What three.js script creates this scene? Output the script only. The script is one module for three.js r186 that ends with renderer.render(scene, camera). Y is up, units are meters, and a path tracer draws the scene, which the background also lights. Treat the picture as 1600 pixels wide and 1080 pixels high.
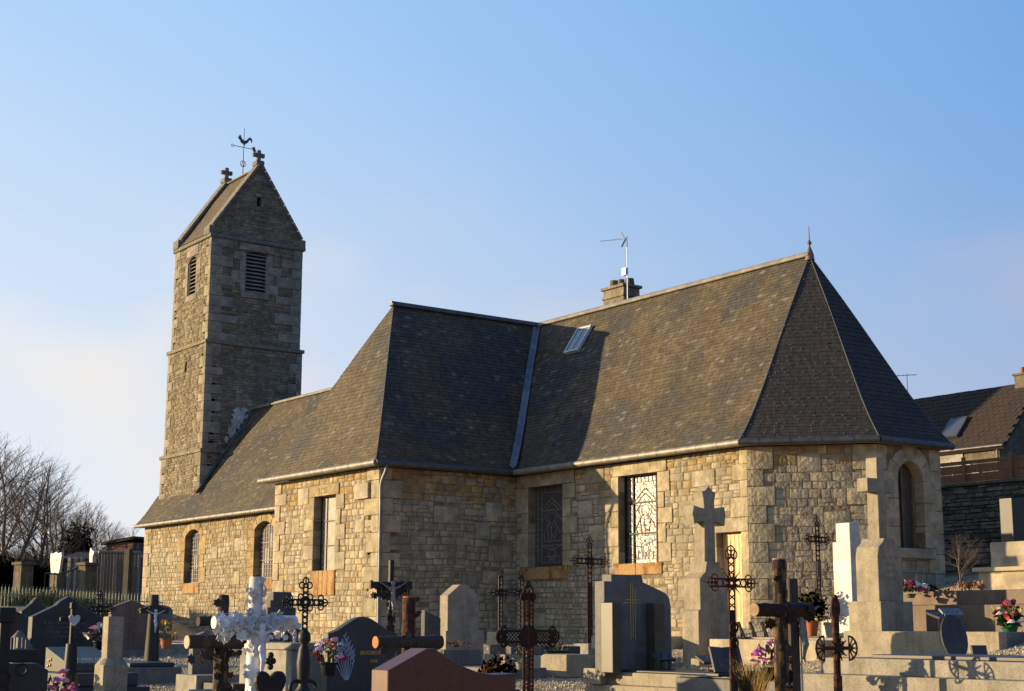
import * as THREE from 'three';
import { mergeGeometries } from 'three/addons/utils/BufferGeometryUtils.js';
import { RoundedBoxGeometry } from 'three/addons/geometries/RoundedBoxGeometry.js';
import { MarchingCubes } from 'three/addons/objects/MarchingCubes.js';
import { FontLoader } from 'three/addons/loaders/FontLoader.js';
import { TextGeometry } from 'three/addons/geometries/TextGeometry.js';

// ---------------------------------------------------------------- camera, sky, sun, exposure
const scene = new THREE.Scene();
const V3 = THREE.Vector3, V2 = THREE.Vector2;
const camera = new THREE.PerspectiveCamera(25.787, 1024 / 691, 0.1, 1500);
camera.position.set(29.675, 0.4, 17.597);
camera.rotation.order = 'YXZ';
camera.rotation.set(THREE.MathUtils.degToRad(10.553), THREE.MathUtils.degToRad(54.189), THREE.MathUtils.degToRad(0.219));
scene.add(camera);

const renderer = new THREE.WebGLRenderer({ antialias: true });
renderer.setSize(1024, 691);
renderer.toneMapping = THREE.LinearToneMapping;
const EXPOSURE = 1.75, SKY_K = 1 / EXPOSURE;
renderer.toneMappingExposure = EXPOSURE;
renderer.shadowMap.enabled = true;

const SUN_EL = 9.2, sunH = new V2(-0.662, 0.749);
const sunDir = new V3(sunH.x * Math.cos(SUN_EL * Math.PI / 180), Math.sin(SUN_EL * Math.PI / 180), sunH.y * Math.cos(SUN_EL * Math.PI / 180)).normalize();
const sun = new THREE.DirectionalLight(new THREE.Color().setRGB(1, 0.75, 0.42), 5);
sun.position.copy(sunDir).multiplyScalar(120); sun.name = 'sun';
sun.castShadow = true; sun.shadow.mapSize.set(4096, 4096);
Object.assign(sun.shadow.camera, { left: -70, right: 70, top: 50, bottom: -50, near: 1, far: 300 });
scene.add(sun); scene.add(sun.target);

// ---------------------------------------------------------------- random numbers and noise
function rng(seed) {
  let a = seed >>> 0;
  const r = () => { a = (a + 0x6d2b79f5) >>> 0; let t = a; t = Math.imul(t ^ (t >>> 15), t | 1); t ^= t + Math.imul(t ^ (t >>> 7), t | 61); return ((t ^ (t >>> 14)) >>> 0) / 4294967296; };
  r.in = (lo, hi) => lo + (hi - lo) * r();
  r.pick = (list) => list[Math.floor(r() * list.length)];
  return r;
}
const hash = (x, y, s) => { let h = Math.imul(x, 374761393) + Math.imul(y, 668265263) + Math.imul(s, 974634777); h = Math.imul(h ^ (h >>> 13), 1274126177); return ((h ^ (h >>> 16)) >>> 0) / 4294967296; };
const mod = (a, n) => ((a % n) + n) % n;
function vnoise(x, y, seed = 1, per = 0) {
  const ix = Math.floor(x), iy = Math.floor(y), fx = x - ix, fy = y - iy, sx = fx * fx * (3 - 2 * fx), sy = fy * fy * (3 - 2 * fy);
  const h = (a, b) => (per ? hash(mod(a, per), mod(b, per), seed) : hash(a, b, seed));
  const a = h(ix, iy), b = h(ix + 1, iy), c = h(ix, iy + 1), d = h(ix + 1, iy + 1);
  return a + (b - a) * sx + (c - a) * sy + (a - b - c + d) * sx * sy;
}
function fbm(x, y, oct = 4, seed = 1, per = 0) {
  let s = 0, a = 0.5, n = 0;
  for (let i = 0; i < oct; i++) { s += a * vnoise(x, y, seed + i * 17, per); n += a; x *= 2; y *= 2; per *= 2; a *= 0.5; }
  return s / n;
}
const lerp = (a, b, t) => a + (b - a) * t, clamp = (x, a = 0, b = 1) => Math.min(b, Math.max(a, x));
const sstep = (a, b, x) => { const t = clamp((x - a) / (b - a)); return t * t * (3 - 2 * t); };
const mix3 = (a, b, t) => [lerp(a[0], b[0], t), lerp(a[1], b[1], t), lerp(a[2], b[2], t)];
const mul3 = (a, k) => [a[0] * k, a[1] * k, a[2] * k];

{ // the sky: clear winter afternoon air, paler and warmer low down and towards the sun
  const W = 1024, H = 512, data = new Float32Array(W * H * 4), D = 180 / Math.PI;
  for (let j = 0; j < H; j++) {
    const el = ((j + 0.5) / H - 0.5) * Math.PI, y = Math.sin(el), ce = Math.cos(el), deg = Math.max(0, el * D);
    for (let i = 0; i < W; i++) {
      const az = ((i + 0.5) / W - 0.5) * 2 * Math.PI, x = Math.cos(az) * ce, z = Math.sin(az) * ce;
      const cp = ce > 1e-4 ? (x * sunH.x + z * sunH.y) / ce : 0, cg = x * sunDir.x + y * sunDir.y + z * sunDir.z;
      const s = 14 + 11 * cp, w = Math.exp(-Math.pow(deg / s, 1.6));
      const hor = mix3([0.38, 0.41, 0.52], [0.90, 0.915, 0.94], sstep(-0.75, 0.55, cp));
      let zen = mix3([0.095, 0.275, 0.655], [0.28, 0.57, 0.96], sstep(-0.85, 0.55, cp));
      zen = mix3(zen, [0.05, 0.13, 0.38], sstep(24, 62, deg));
      let c = mix3(zen, hor, w);
      const band = Math.exp(-(((deg - 8.5) / 5) ** 2)), cl = fbm(az * 7 + 3, deg * 0.22 + 9, 4, 5);
      c = mix3(c, mix3([0.68, 0.57, 0.60], [0.95, 0.88, 0.80], sstep(-0.3, 0.45, cp)), band * sstep(0.36, 0.7, cl) * 0.65);
      const g = Math.exp(-Math.acos(clamp(cg, -1, 1)) * D / 14);
      c = [c[0] + 1.1 * g, c[1] + 0.8 * g, c[2] + 0.45 * g];
      if (el < 0) c = mix3(c, [0.16, 0.15, 0.12], sstep(0, 0.06, -el));
      data.set([c[0] * SKY_K, c[1] * SKY_K, c[2] * SKY_K, 1], (j * W + i) * 4);
    }
  }
  const t = new THREE.DataTexture(data, W, H, THREE.RGBAFormat, THREE.FloatType);
  t.mapping = THREE.EquirectangularReflectionMapping; t.magFilter = THREE.LinearFilter; t.needsUpdate = true;
  scene.background = t; scene.environment = t;
}

// ---------------------------------------------------------------- textures and materials
function tex(size, fn, srgb = true, metres = 1) {
  const d = new Uint8Array(size * size * 4);
  for (let j = 0; j < size; j++) for (let i = 0; i < size; i++) {
    const c = fn(i / size, j / size), k = (j * size + i) * 4;
    for (let n = 0; n < 3; n++) d[k + n] = clamp(Math.round((Array.isArray(c) ? c[n] : c) * 255), 0, 255);
    d[k + 3] = 255;
  }
  const t = new THREE.DataTexture(d, size, size);
  t.wrapS = t.wrapT = THREE.RepeatWrapping; t.magFilter = THREE.LinearFilter; t.minFilter = THREE.LinearMipmapLinearFilter;
  if (srgb) t.colorSpace = THREE.SRGBColorSpace;
  t.repeat.set(1 / metres, 1 / metres); t.needsUpdate = true;
  return t;
}
const T = {
  mottle: tex(512, (u, v) => { const a = fbm(u * 8, v * 8, 5, 3, 8), b = vnoise(u * 128, v * 128, 9, 128); return 0.61 + 0.42 * a - 0.12 * (b > 0.8 ? 1 : 0) * b + 0.06 * b; }, true, 1.3),
  rockBump: tex(512, (u, v) => fbm(u * 16, v * 16, 5, 11, 16), false, 0.9),
  granite: tex(1024, (u, v) => { const a = vnoise(u * 400, v * 400, 21, 400), b = vnoise(u * 216, v * 216, 22, 216), m = fbm(u * 7, v * 7, 5, 23, 7), d = fbm(u * 16, v * 4, 3, 24, 0), l = sstep(0.6, 0.7, fbm(u * 18, v * 18, 4, 25, 18)), k = 0.76 + 0.2 * (m - 0.5) + 0.24 * (a - 0.5) - (b > 0.83 ? 0.24 : 0) - 0.05 * sstep(0.55, 0.75, d); return mix3([k, k, k], [k * 0.93, k * 0.92, k * 0.84], l * 0.7); }, true, 1.25),
  gravel: tex(1024, (u, v) => { const a = vnoise(u * 200, v * 200, 31, 200), b = vnoise(u * 90, v * 90, 37, 90), m = fbm(u * 5, v * 5, 4, 33, 5); const k = 0.53 + 0.30 * (a - 0.5) + 0.2 * (b - 0.5) + 0.22 * m; return [k * 1.06, k * 0.98, k * 0.84]; }, true, 3.1),
  gravelBump: tex(512, (u, v) => vnoise(u * 90, v * 90, 35, 90) * 0.6 + vnoise(u * 44, v * 44, 36, 44) * 0.4, false, 1.6),
  slate: tex(256, (u, v) => { const a = fbm(u * 12, v * 12, 4, 41, 12), b = vnoise(u * 80, v * 80, 42, 80); return 0.61 + 0.34 * a + (b > 0.86 ? 0.16 : 0); }, true, 0.8),
  wood: tex(256, (u, v) => { const a = vnoise(u * 40, v * 3, 51, 0), b = fbm(u * 8, v * 2, 3, 52); return 0.66 + 0.22 * a + 0.18 * b; }, true, 0.6),
  streak: tex(512, (u, v) => { const a = fbm(u * 9, v * 3.2, 4, 61), b = fbm(u * 4, v * 4, 3, 62), k = sstep(0.38, 0.66, a * 0.6 + b * 0.4), n = 0.85 + 0.3 * fbm(u * 40, v * 40, 3, 63); return mul3(mix3([0.76, 0.66, 0.47], [0.60, 0.43, 0.24], k), n); }, true, 1.7),
  rust: tex(256, (u, v) => { const a = fbm(u * 10, v * 10, 4, 71, 10), k = sstep(0.35, 0.68, a); return mix3([0.22, 0.15, 0.12], [0.46, 0.25, 0.14], k); }, true, 0.25),
  flake: tex(256, (u, v) => { const a = fbm(u * 8, v * 5, 4, 75, 0), k = sstep(0.53, 0.6, a); return mix3([0.20, 0.15, 0.12], [0.56, 0.44, 0.29], k); }, true, 0.5),
  tile: tex(256, (u, v) => { const a = fbm(u * 8, v * 8, 4, 81, 8); return mix3([0.28, 0.24, 0.21], [0.38, 0.32, 0.28], a); }, true, 1.5),
  grass: tex(512, (u, v) => { const a = vnoise(u * 120, v * 120, 91, 120), m = fbm(u * 6, v * 6, 4, 92, 6); return mix3([0.34, 0.33, 0.18], [0.46, 0.46, 0.24], clamp(m * 0.8 + a * 0.4)); }, true, 3),
};
const lin = (r, g, b) => new THREE.Color().setRGB(r, g, b);
function M(color, o = {}) { return new THREE.MeshStandardMaterial({ color: Array.isArray(color) ? lin(...color) : color, roughness: 0.9, metalness: 0, ...o }); }
const mat = {
  stone: M([1, 1, 1], { vertexColors: true, map: T.mottle, bumpMap: T.rockBump, bumpScale: 0.02, roughness: 0.95 }),
  mortar: M([0.26, 0.21, 0.135], { map: T.mottle, bumpMap: T.rockBump, bumpScale: 0.03, roughness: 1 }),
  schistFill: M([0.19, 0.155, 0.105], { map: T.mottle, bumpMap: T.rockBump, bumpScale: 0.03, roughness: 1 }),
  slate: M([1, 1, 1], { vertexColors: true, map: T.slate, bumpMap: T.rockBump, bumpScale: 0.006, roughness: 0.85 }),
  roofBase: M([0.04, 0.037, 0.032]),
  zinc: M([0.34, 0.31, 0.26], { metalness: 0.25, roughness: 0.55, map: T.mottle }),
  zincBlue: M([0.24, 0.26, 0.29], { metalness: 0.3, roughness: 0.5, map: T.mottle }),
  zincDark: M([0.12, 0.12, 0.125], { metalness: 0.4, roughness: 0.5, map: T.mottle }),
  lead: M([0.07, 0.07, 0.07], { metalness: 0.3, roughness: 0.6 }),
  leadPale: M([0.19, 0.185, 0.175], { metalness: 0.1, roughness: 0.7 }),
  iron: M([0.016, 0.015, 0.015], { metalness: 0.4, roughness: 0.55 }),
  ironRust: M([0.62, 0.5, 0.45], { map: T.rust, roughness: 0.9, metalness: 0.1 }),
  ironBrown: M([0.24, 0.19, 0.17], { map: T.rust, roughness: 0.8, metalness: 0.2 }),
  flake: M([0.42, 0.36, 0.3], { map: T.flake, bumpMap: T.rockBump, bumpScale: 0.01, roughness: 0.85 }),
  bark: M([0.075, 0.053, 0.04], { map: T.mottle, bumpMap: T.rockBump, bumpScale: 0.02, roughness: 1 }),
  rustLog: M([0.42, 0.29, 0.21], { map: T.rust, bumpMap: T.rockBump, bumpScale: 0.012, roughness: 0.85 }),
  whitePaint: M([0.78, 0.78, 0.77], { roughness: 0.6, map: T.mottle, bumpMap: T.rockBump, bumpScale: 0.006 }),
  granite: M([0.52, 0.445, 0.32], { map: T.granite, bumpMap: T.rockBump, bumpScale: 0.004, roughness: 0.85 }),
  graniteGrey: M([0.24, 0.225, 0.205], { map: T.granite, roughness: 0.7 }),
  graniteBlue: M([0.15, 0.138, 0.13], { map: T.granite, roughness: 0.75 }),
  graniteDark: M([0.04, 0.038, 0.037], { map: T.granite, roughness: 0.5 }),
  graniteGreen: M([0.10, 0.088, 0.06], { map: T.granite, roughness: 0.45 }),
  granitePol: M([0.07, 0.064, 0.06], { map: T.granite, roughness: 0.5 }),
  granitePink: M([0.24, 0.165, 0.12], { map: T.granite, roughness: 0.7 }),
  graniteRed: M([0.17, 0.052, 0.026], { map: T.granite, roughness: 0.4 }),
  marble: M([0.60, 0.575, 0.53], { map: T.mottle, roughness: 0.5 }),
  concrete: M([0.34, 0.31, 0.25], { map: T.mottle, bumpMap: T.rockBump, bumpScale: 0.006 }),
  limestone: M([0.50, 0.42, 0.285], { map: T.mottle, bumpMap: T.rockBump, bumpScale: 0.006 }),
  terrazzo: M([0.46, 0.42, 0.345], { map: T.granite, bumpMap: T.rockBump, bumpScale: 0.006 }),
  stain: M([0.62, 0.52, 0.42], { map: T.streak, bumpMap: T.rockBump, bumpScale: 0.01 }),
  doorWood: M([0.72, 0.47, 0.19], { map: T.wood, roughness: 0.55 }),
  darkWood: M([0.055, 0.04, 0.03], { map: T.wood, roughness: 0.8 }),
  fenceWood: M([0.34, 0.155, 0.065], { map: T.wood, roughness: 0.8 }),
  louvre: M([0.34, 0.315, 0.28], { map: T.wood, roughness: 0.8 }),
  stainedGlass: new THREE.MeshPhysicalMaterial({ color: lin(0.055, 0.05, 0.045), roughness: 0.32, metalness: 0, bumpMap: T.rockBump, bumpScale: 0.014, ior: 1.6 }),
  glassDusty: M([0.25, 0.225, 0.17], { map: T.mottle, roughness: 0.42 }),
  glassPink: M([0.13, 0.095, 0.085], { map: T.mottle, roughness: 0.3 }),
  glassSky: new THREE.MeshPhysicalMaterial({ color: lin(0.06, 0.07, 0.09), roughness: 0.05, clearcoat: 1 }),
    gold: M([0.52, 0.36, 0.12], { roughness: 0.4, metalness: 0.5 }),
  engrave: M([0.34, 0.38, 0.45], { roughness: 0.8 }),
  leafGreen: M([0.045, 0.075, 0.02], { roughness: 0.7, side: THREE.DoubleSide }),
  leafYellow: M([0.32, 0.28, 0.07], { roughness: 0.7, side: THREE.DoubleSide }),
  plasticGreen: M([0.01, 0.11, 0.045], { roughness: 0.4, side: THREE.DoubleSide }),
  potGreen: M([0.01, 0.045, 0.03], { roughness: 0.5 }),
  straw: M([0.42, 0.29, 0.12], { roughness: 0.9, side: THREE.DoubleSide }),
  dryLeaf: M([0.20, 0.10, 0.04], { roughness: 0.9, side: THREE.DoubleSide }),
  terracotta: M([0.50, 0.15, 0.05], { roughness: 0.8, map: T.mottle }),
  brick: M([0.30, 0.13, 0.085], { map: T.mottle, bumpMap: T.rockBump, bumpScale: 0.01 }),
  roofTile: M([0.33, 0.30, 0.28], { map: T.tile, roughness: 0.9 }),
  plaster: M([0.40, 0.37, 0.325], { map: T.mottle }),
  palePlaster: M([0.58, 0.54, 0.46], { map: T.mottle }),
  twig: M([0.115, 0.09, 0.075], { roughness: 1 }),
  pine: M([0.034, 0.042, 0.02], { roughness: 1, side: THREE.DoubleSide }),
  palGreen: M([0.24, 0.28, 0.25], { roughness: 0.6, metalness: 0.1 }),
  gateGreen: M([0.03, 0.06, 0.045], { roughness: 0.6 }),
  grassBlade: M([0.12, 0.13, 0.035], { roughness: 1, side: THREE.DoubleSide }),
  pebble: M([1, 1, 1], { roughness: 0.95 }),
  silver: M([0.55, 0.56, 0.58], { roughness: 0.45, metalness: 0.4 }),
};
const petal = (r, g, b) => M([r, g, b], { roughness: 0.7, side: THREE.DoubleSide });
mat.petalRed = petal(0.42, 0.012, 0.03); mat.petalPink = petal(0.72, 0.30, 0.42); mat.petalMagenta = petal(0.55, 0.12, 0.42); mat.petalWhite = petal(0.75, 0.72, 0.68); mat.petalOrange = petal(0.62, 0.14, 0.03); mat.petalDark = petal(0.16, 0.012, 0.02); mat.petalYellow = petal(0.65, 0.36, 0.03);

// ---------------------------------------------------------------- geometry helpers
class Geo { // collects triangles with normals, uvs in metres and colours
  constructor() { this.p = []; this.n = []; this.u = []; this.c = []; }
  vert(p, n, u, c) { this.p.push(p.x, p.y, p.z); this.n.push(n.x, n.y, n.z); this.u.push(u[0], u[1]); this.c.push(c[0], c[1], c[2]); }
  tri(a, b, c, na, nb, nc, ua, ub, uc, col) { this.vert(a, na, ua, col); this.vert(b, nb, ub, col); this.vert(c, nc, uc, col); }
  build(colors = true) {
    const g = new THREE.BufferGeometry();
    g.setAttribute('position', new THREE.Float32BufferAttribute(this.p, 3)); g.setAttribute('normal', new THREE.Float32BufferAttribute(this.n, 3));
    g.setAttribute('uv', new THREE.Float32BufferAttribute(this.u, 2)); if (colors) g.setAttribute('color', new THREE.Float32BufferAttribute(this.c, 3));
    return g;
  }
}
function uvBox(g) { // uv in metres by the way each face points
  if (g.index) g = g.toNonIndexed();
  const p = g.attributes.position, n = p.count, uv = new Float32Array(n * 2), a = new V3(), b = new V3(), c = new V3();
  for (let i = 0; i < n; i += 3) {
    a.fromBufferAttribute(p, i); b.fromBufferAttribute(p, i + 1); c.fromBufferAttribute(p, i + 2);
    const e = b.clone().sub(a).cross(c.clone().sub(a)), x = Math.abs(e.x), y = Math.abs(e.y), z = Math.abs(e.z);
    [a, b, c].forEach((q, k) => { const w = y >= x && y >= z ? [q.x, q.z] : x >= z ? [q.z, q.y] : [q.x, q.y]; uv[(i + k) * 2] = w[0]; uv[(i + k) * 2 + 1] = w[1]; });
  }
  g.setAttribute('uv', new THREE.BufferAttribute(uv, 2));
  return g;
}
const moved = (g, x = 0, y = 0, z = 0, rx = 0, ry = 0, rz = 0) => { if (rx || ry || rz) g.applyMatrix4(new THREE.Matrix4().makeRotationFromEuler(new THREE.Euler(rx, ry, rz))); return g.translate(x, y, z); };
const box = (sx, sy, sz, x = 0, y = 0, z = 0, rx = 0, ry = 0, rz = 0) => moved(new THREE.BoxGeometry(sx, sy, sz), x, y, z, rx, ry, rz);
const rbox = (sx, sy, sz, x = 0, y = 0, z = 0, r = 0.012, rx = 0, ry = 0, rz = 0) => moved(new RoundedBoxGeometry(sx, sy, sz, 2, Math.min(r, sx / 2.1, sy / 2.1, sz / 2.1)), x, y, z, rx, ry, rz);
const cyl = (r0, r1, h, x = 0, y = 0, z = 0, seg = 10, rx = 0, ry = 0, rz = 0) => moved(new THREE.CylinderGeometry(r1, r0, h, seg), x, y, z, rx, ry, rz);
function rod(a, b, r0, r1 = r0, seg = 6) { // tapered bar between two points
  const d = b.clone().sub(a), l = d.length(), g = new THREE.CylinderGeometry(r1, r0, l, seg).translate(0, l / 2, 0);
  g.applyQuaternion(new THREE.Quaternion().setFromUnitVectors(new V3(0, 1, 0), d.normalize())); return g.translate(a.x, a.y, a.z);
}
const tube = (pts, r, seg = 24, rad = 8) => new THREE.TubeGeometry(new THREE.CatmullRomCurve3(pts), seg, r, rad, false);
const poly = (pts, hole) => { const s = new THREE.Shape(pts.map((p) => new V2(p[0], p[1]))); if (hole) s.holes.push(...hole); return s; };
const extr = (shape, depth, bevel = 0, seg = 8) => new THREE.ExtrudeGeometry(shape, { depth: depth - 2 * bevel, bevelEnabled: bevel > 0, bevelSize: bevel, bevelThickness: bevel, bevelOffset: -bevel, bevelSegments: 2, curveSegments: seg }).translate(0, 0, -depth / 2 + bevel);
function joined(list) { const l = list.map((g) => { const q = g.index ? g.toNonIndexed() : g.clone(); for (const k of Object.keys(q.attributes)) if (!['position', 'normal', 'uv'].includes(k)) q.deleteAttribute(k); return q; }); return l.length === 1 ? l[0] : mergeGeometries(l); }
const taken = {};
function numbered(n) { taken[n] = (taken[n] ?? -1) + 1; return taken[n] ? n + '_' + String(taken[n]).padStart(3, '0') : n; }
const shade = (o) => { o.castShadow = true; o.receiveShadow = true; return o; };
function tag(o, label, category, group, kind) { Object.assign(o.userData, { label, category, kind: 'thing' }); if (group) o.userData.group = group; if (kind) o.userData.kind = kind; return o; }
function thing(name, label, category, x = 0, y = 0, z = 0, turn = 0, group) {
  const o = new THREE.Group(); o.name = numbered(name); o.position.set(x, y, z); o.rotation.y = turn; scene.add(o); return tag(o, label, category, group);
}
function part(parent, name, geo, m, uv = true) { // geometry or list of geometries as ONE mesh under parent
  let g = Array.isArray(geo) ? joined(geo) : geo; if (uv) g = uvBox(g);
  const o = shade(new THREE.Mesh(g, m)); o.name = name; parent.add(o); return o;
}
function single(name, geo, m, label, category, x = 0, y = 0, z = 0, turn = 0, group) { const o = part(scene, numbered(name), geo, m); o.position.set(x, y, z); o.rotation.y = turn; return tag(o, label, category, group); }
function structure(name, geo, m, uv = true) { const o = part(scene, numbered(name), geo, m, uv); o.userData.kind = 'structure'; o.userData.label = name.replace(/_/g, ' '); return o; }
const camP = camera.position.clone();
const font = await new FontLoader().loadAsync('fonts/droid/droid_serif_bold.typeface.json');
const words = (s, size, depth = 0.006) => { const g = new TextGeometry(s, { font, size, depth, curveSegments: 3, bevelEnabled: false }); g.computeBoundingBox(); const b = g.boundingBox; return g.translate(-(b.min.x + b.max.x) / 2, -b.min.y, 0); };

// ---------------------------------------------------------------- ground
const FW = new V2(-0.8109, -0.5852), RT = new V2(0.5852, -0.8109);
const GR = (x, z) => { // height of the ground: level by the church, falling away south-east of it, rising north of the path
  const dx = x - 29.675, dz = z - 17.597, d = dx * FW.x + dz * FW.y, r = dx * RT.x + dz * RT.y;
  let b = -0.046 * clamp(30 - d, 0, 32); const t = clamp(r - 2, 0, 12); b += 0.215 * t * t / (t + 1.2);
  b += clamp((-r - 10) / 3.5) * clamp((d - 37) / 8); b += 0.03 * clamp(d - 50, 0, 60) * clamp((-r - 8) / 8);
  return b + 0.03 * (fbm(x * 0.5, z * 0.5, 2, 7) - 0.5);
};
{
  const axis = (lo, hi, step) => { const a = []; for (let v = lo; v <= hi + 1e-6; v += step) a.push(v); for (let k = step, v = hi; v < 420;) { k *= 1.35; v += k; a.push(v); } for (let k = step, v = lo; v > -420;) { k *= 1.35; v -= k; a.unshift(v); } return a; };
  const X = axis(-62, 34, 0.55), Z = axis(-40, 26, 0.55), p = [], c = [], uv = [], id = [];
  for (const z of Z) for (const x of X) {
    p.push(x, GR(x, z), z); uv.push(x, z);
    const n = fbm(x * 0.35, z * 0.35, 4, 77), yard = sstep(0.42, 0.58, (x > -25.5 + 6 * n && x < 40 && z > -14 + 4 * n && z < 34 ? 0.7 : 0) + n * 0.3), moss = sstep(0.62, 0.8, fbm(x * 0.8 + 9, z * 0.8, 4, 78));
    c.push(...mix3([0.20, 0.20, 0.085], mix3([0.86, 0.78, 0.62], [0.45, 0.42, 0.22], moss * 0.5), yard));
  }
  for (let j = 0; j < Z.length - 1; j++) for (let i = 0; i < X.length - 1; i++) { const a = j * X.length + i, b = a + X.length; id.push(a, b, a + 1, a + 1, b, b + 1); }
  const g = new THREE.BufferGeometry(); g.setIndex(id);
  g.setAttribute('position', new THREE.Float32BufferAttribute(p, 3)); g.setAttribute('uv', new THREE.Float32BufferAttribute(uv, 2)); g.setAttribute('color', new THREE.Float32BufferAttribute(c, 3)); g.computeVertexNormals();
  const m = M([1, 1, 1], { vertexColors: true, map: T.gravel, bumpMap: T.gravelBump, bumpScale: 0.03, roughness: 1 });
  const o = structure('ground', g, m, false); o.userData.label = 'pale gravel ground of the sloping churchyard';
}

// ================================================================ the church
const G = 4.077, ZC = -6.764; // height of the eaves, z of the church's axis
const church = thing('church', 'stone village church with slate roofs, saddleback tower and polygonal apse', 'church', -6, 0, ZC);
church.position.set(0, 0, 0);
const frame = (x, z, rx, rz, y = 0) => { const l = Math.hypot(rx, rz), R = new V3(rx / l, 0, rz / l), N = new V3(-rz / l, 0, rx / l); return { R, N, P: (u, v, d = 0) => new V3(x, y + v, z).addScaledVector(R, u).addScaledVector(N, d) }; };

const stoneSpecs = []; // every stone of every wall; the largest in view become meshes of their own
function stonePoly(wall, F, pts, back, proud, bevel, col, round = 0.35, r = Math.random) {
  let a = 0; for (let i = 0; i < pts.length; i++) { const p = pts[i], q = pts[(i + 1) % pts.length]; a += p[0] * q[1] - p[1] * q[0]; }
  if (a < 0) pts = pts.slice().reverse();
  stoneSpecs.push({ wall, F, pts, back, proud, bevel, col, round, area: Math.abs(a) / 2 });
}
function emitStone(g, s) {
  const { F, pts, back, proud, bevel, col, round } = s, n = pts.length; let cx = 0, cy = 0; for (const p of pts) { cx += p[0] / n; cy += p[1] / n; }
  const C = F.P(cx, cy, proud + Math.min(0.012, bevel * 0.4)), B = [], O = [], Fr = [], nr = [];
  for (const p of pts) {
    const dx = cx - p[0], dy = cy - p[1], l = Math.hypot(dx, dy) || 1, k = Math.min(0.4, bevel * 1.25 / l);
    O.push(F.P(p[0], p[1], back)); B.push(F.P(p[0], p[1], proud - bevel * 0.8)); Fr.push(F.P(p[0] + dx * k, p[1] + dy * k, proud));
    nr.push(F.N.clone().addScaledVector(F.R, -dx / l * round).add(new V3(0, -dy / l * round, 0)).normalize());
  }
  for (let i = 0; i < n; i++) {
    const j = (i + 1) % n, p = pts[i], q = pts[j], sn = F.R.clone().multiplyScalar(q[1] - p[1]).add(new V3(0, -(q[0] - p[0]), 0)).normalize(), w = Math.hypot(q[0] - p[0], q[1] - p[1]), bn = sn.clone().add(F.N).normalize(), up = p, uq = q;
    g.tri(O[i], O[j], B[j], sn, sn, sn, [up[0], up[1]], [uq[0], uq[1]], [uq[0] + 0.1, uq[1]], col); g.tri(O[i], B[j], B[i], sn, sn, sn, [up[0], up[1]], [uq[0] + 0.1, uq[1]], [up[0] + 0.1, up[1]], col);
    g.tri(B[i], B[j], Fr[j], bn, bn, nr[j], up, uq, uq, col); g.tri(B[i], Fr[j], Fr[i], bn, nr[j], nr[i], up, uq, up, col);
    g.tri(Fr[i], Fr[j], C, nr[i], nr[j], F.N, up, uq, [cx, cy], col);
  }
}
const chop = (u0, u1, v0, v1, r, cut, jit) => { // a rectangle with chopped, uneven corners
  const w = u1 - u0, h = v1 - v0, j = () => r.in(-jit, jit), c = () => Math.min(w, h) * cut * r.in(0.5, 1.3);
  const a = c(), b = c(), d = c(), e = c();
  return [[u0 + a + j(), v0 + j() * 0.6], [u1 - b + j(), v0 + j() * 0.6], [u1 + j() * 0.6, v0 + b], [u1 + j() * 0.6, v1 - d], [u1 - d + j(), v1 + j() * 0.6], [u0 + e + j(), v1 + j() * 0.6], [u0 + j() * 0.6, v1 - e], [u0 + j() * 0.6, v0 + a]];
};
const warpU = (u, v, k, s) => (fbm(u * 1.1 + s, v * 1.1, 2, 201) - 0.5) * k, warpV = (u, v, k, s) => (fbm(u * 0.9 + s, v * 0.9 + 40, 2, 202) - 0.5) * k;
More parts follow.
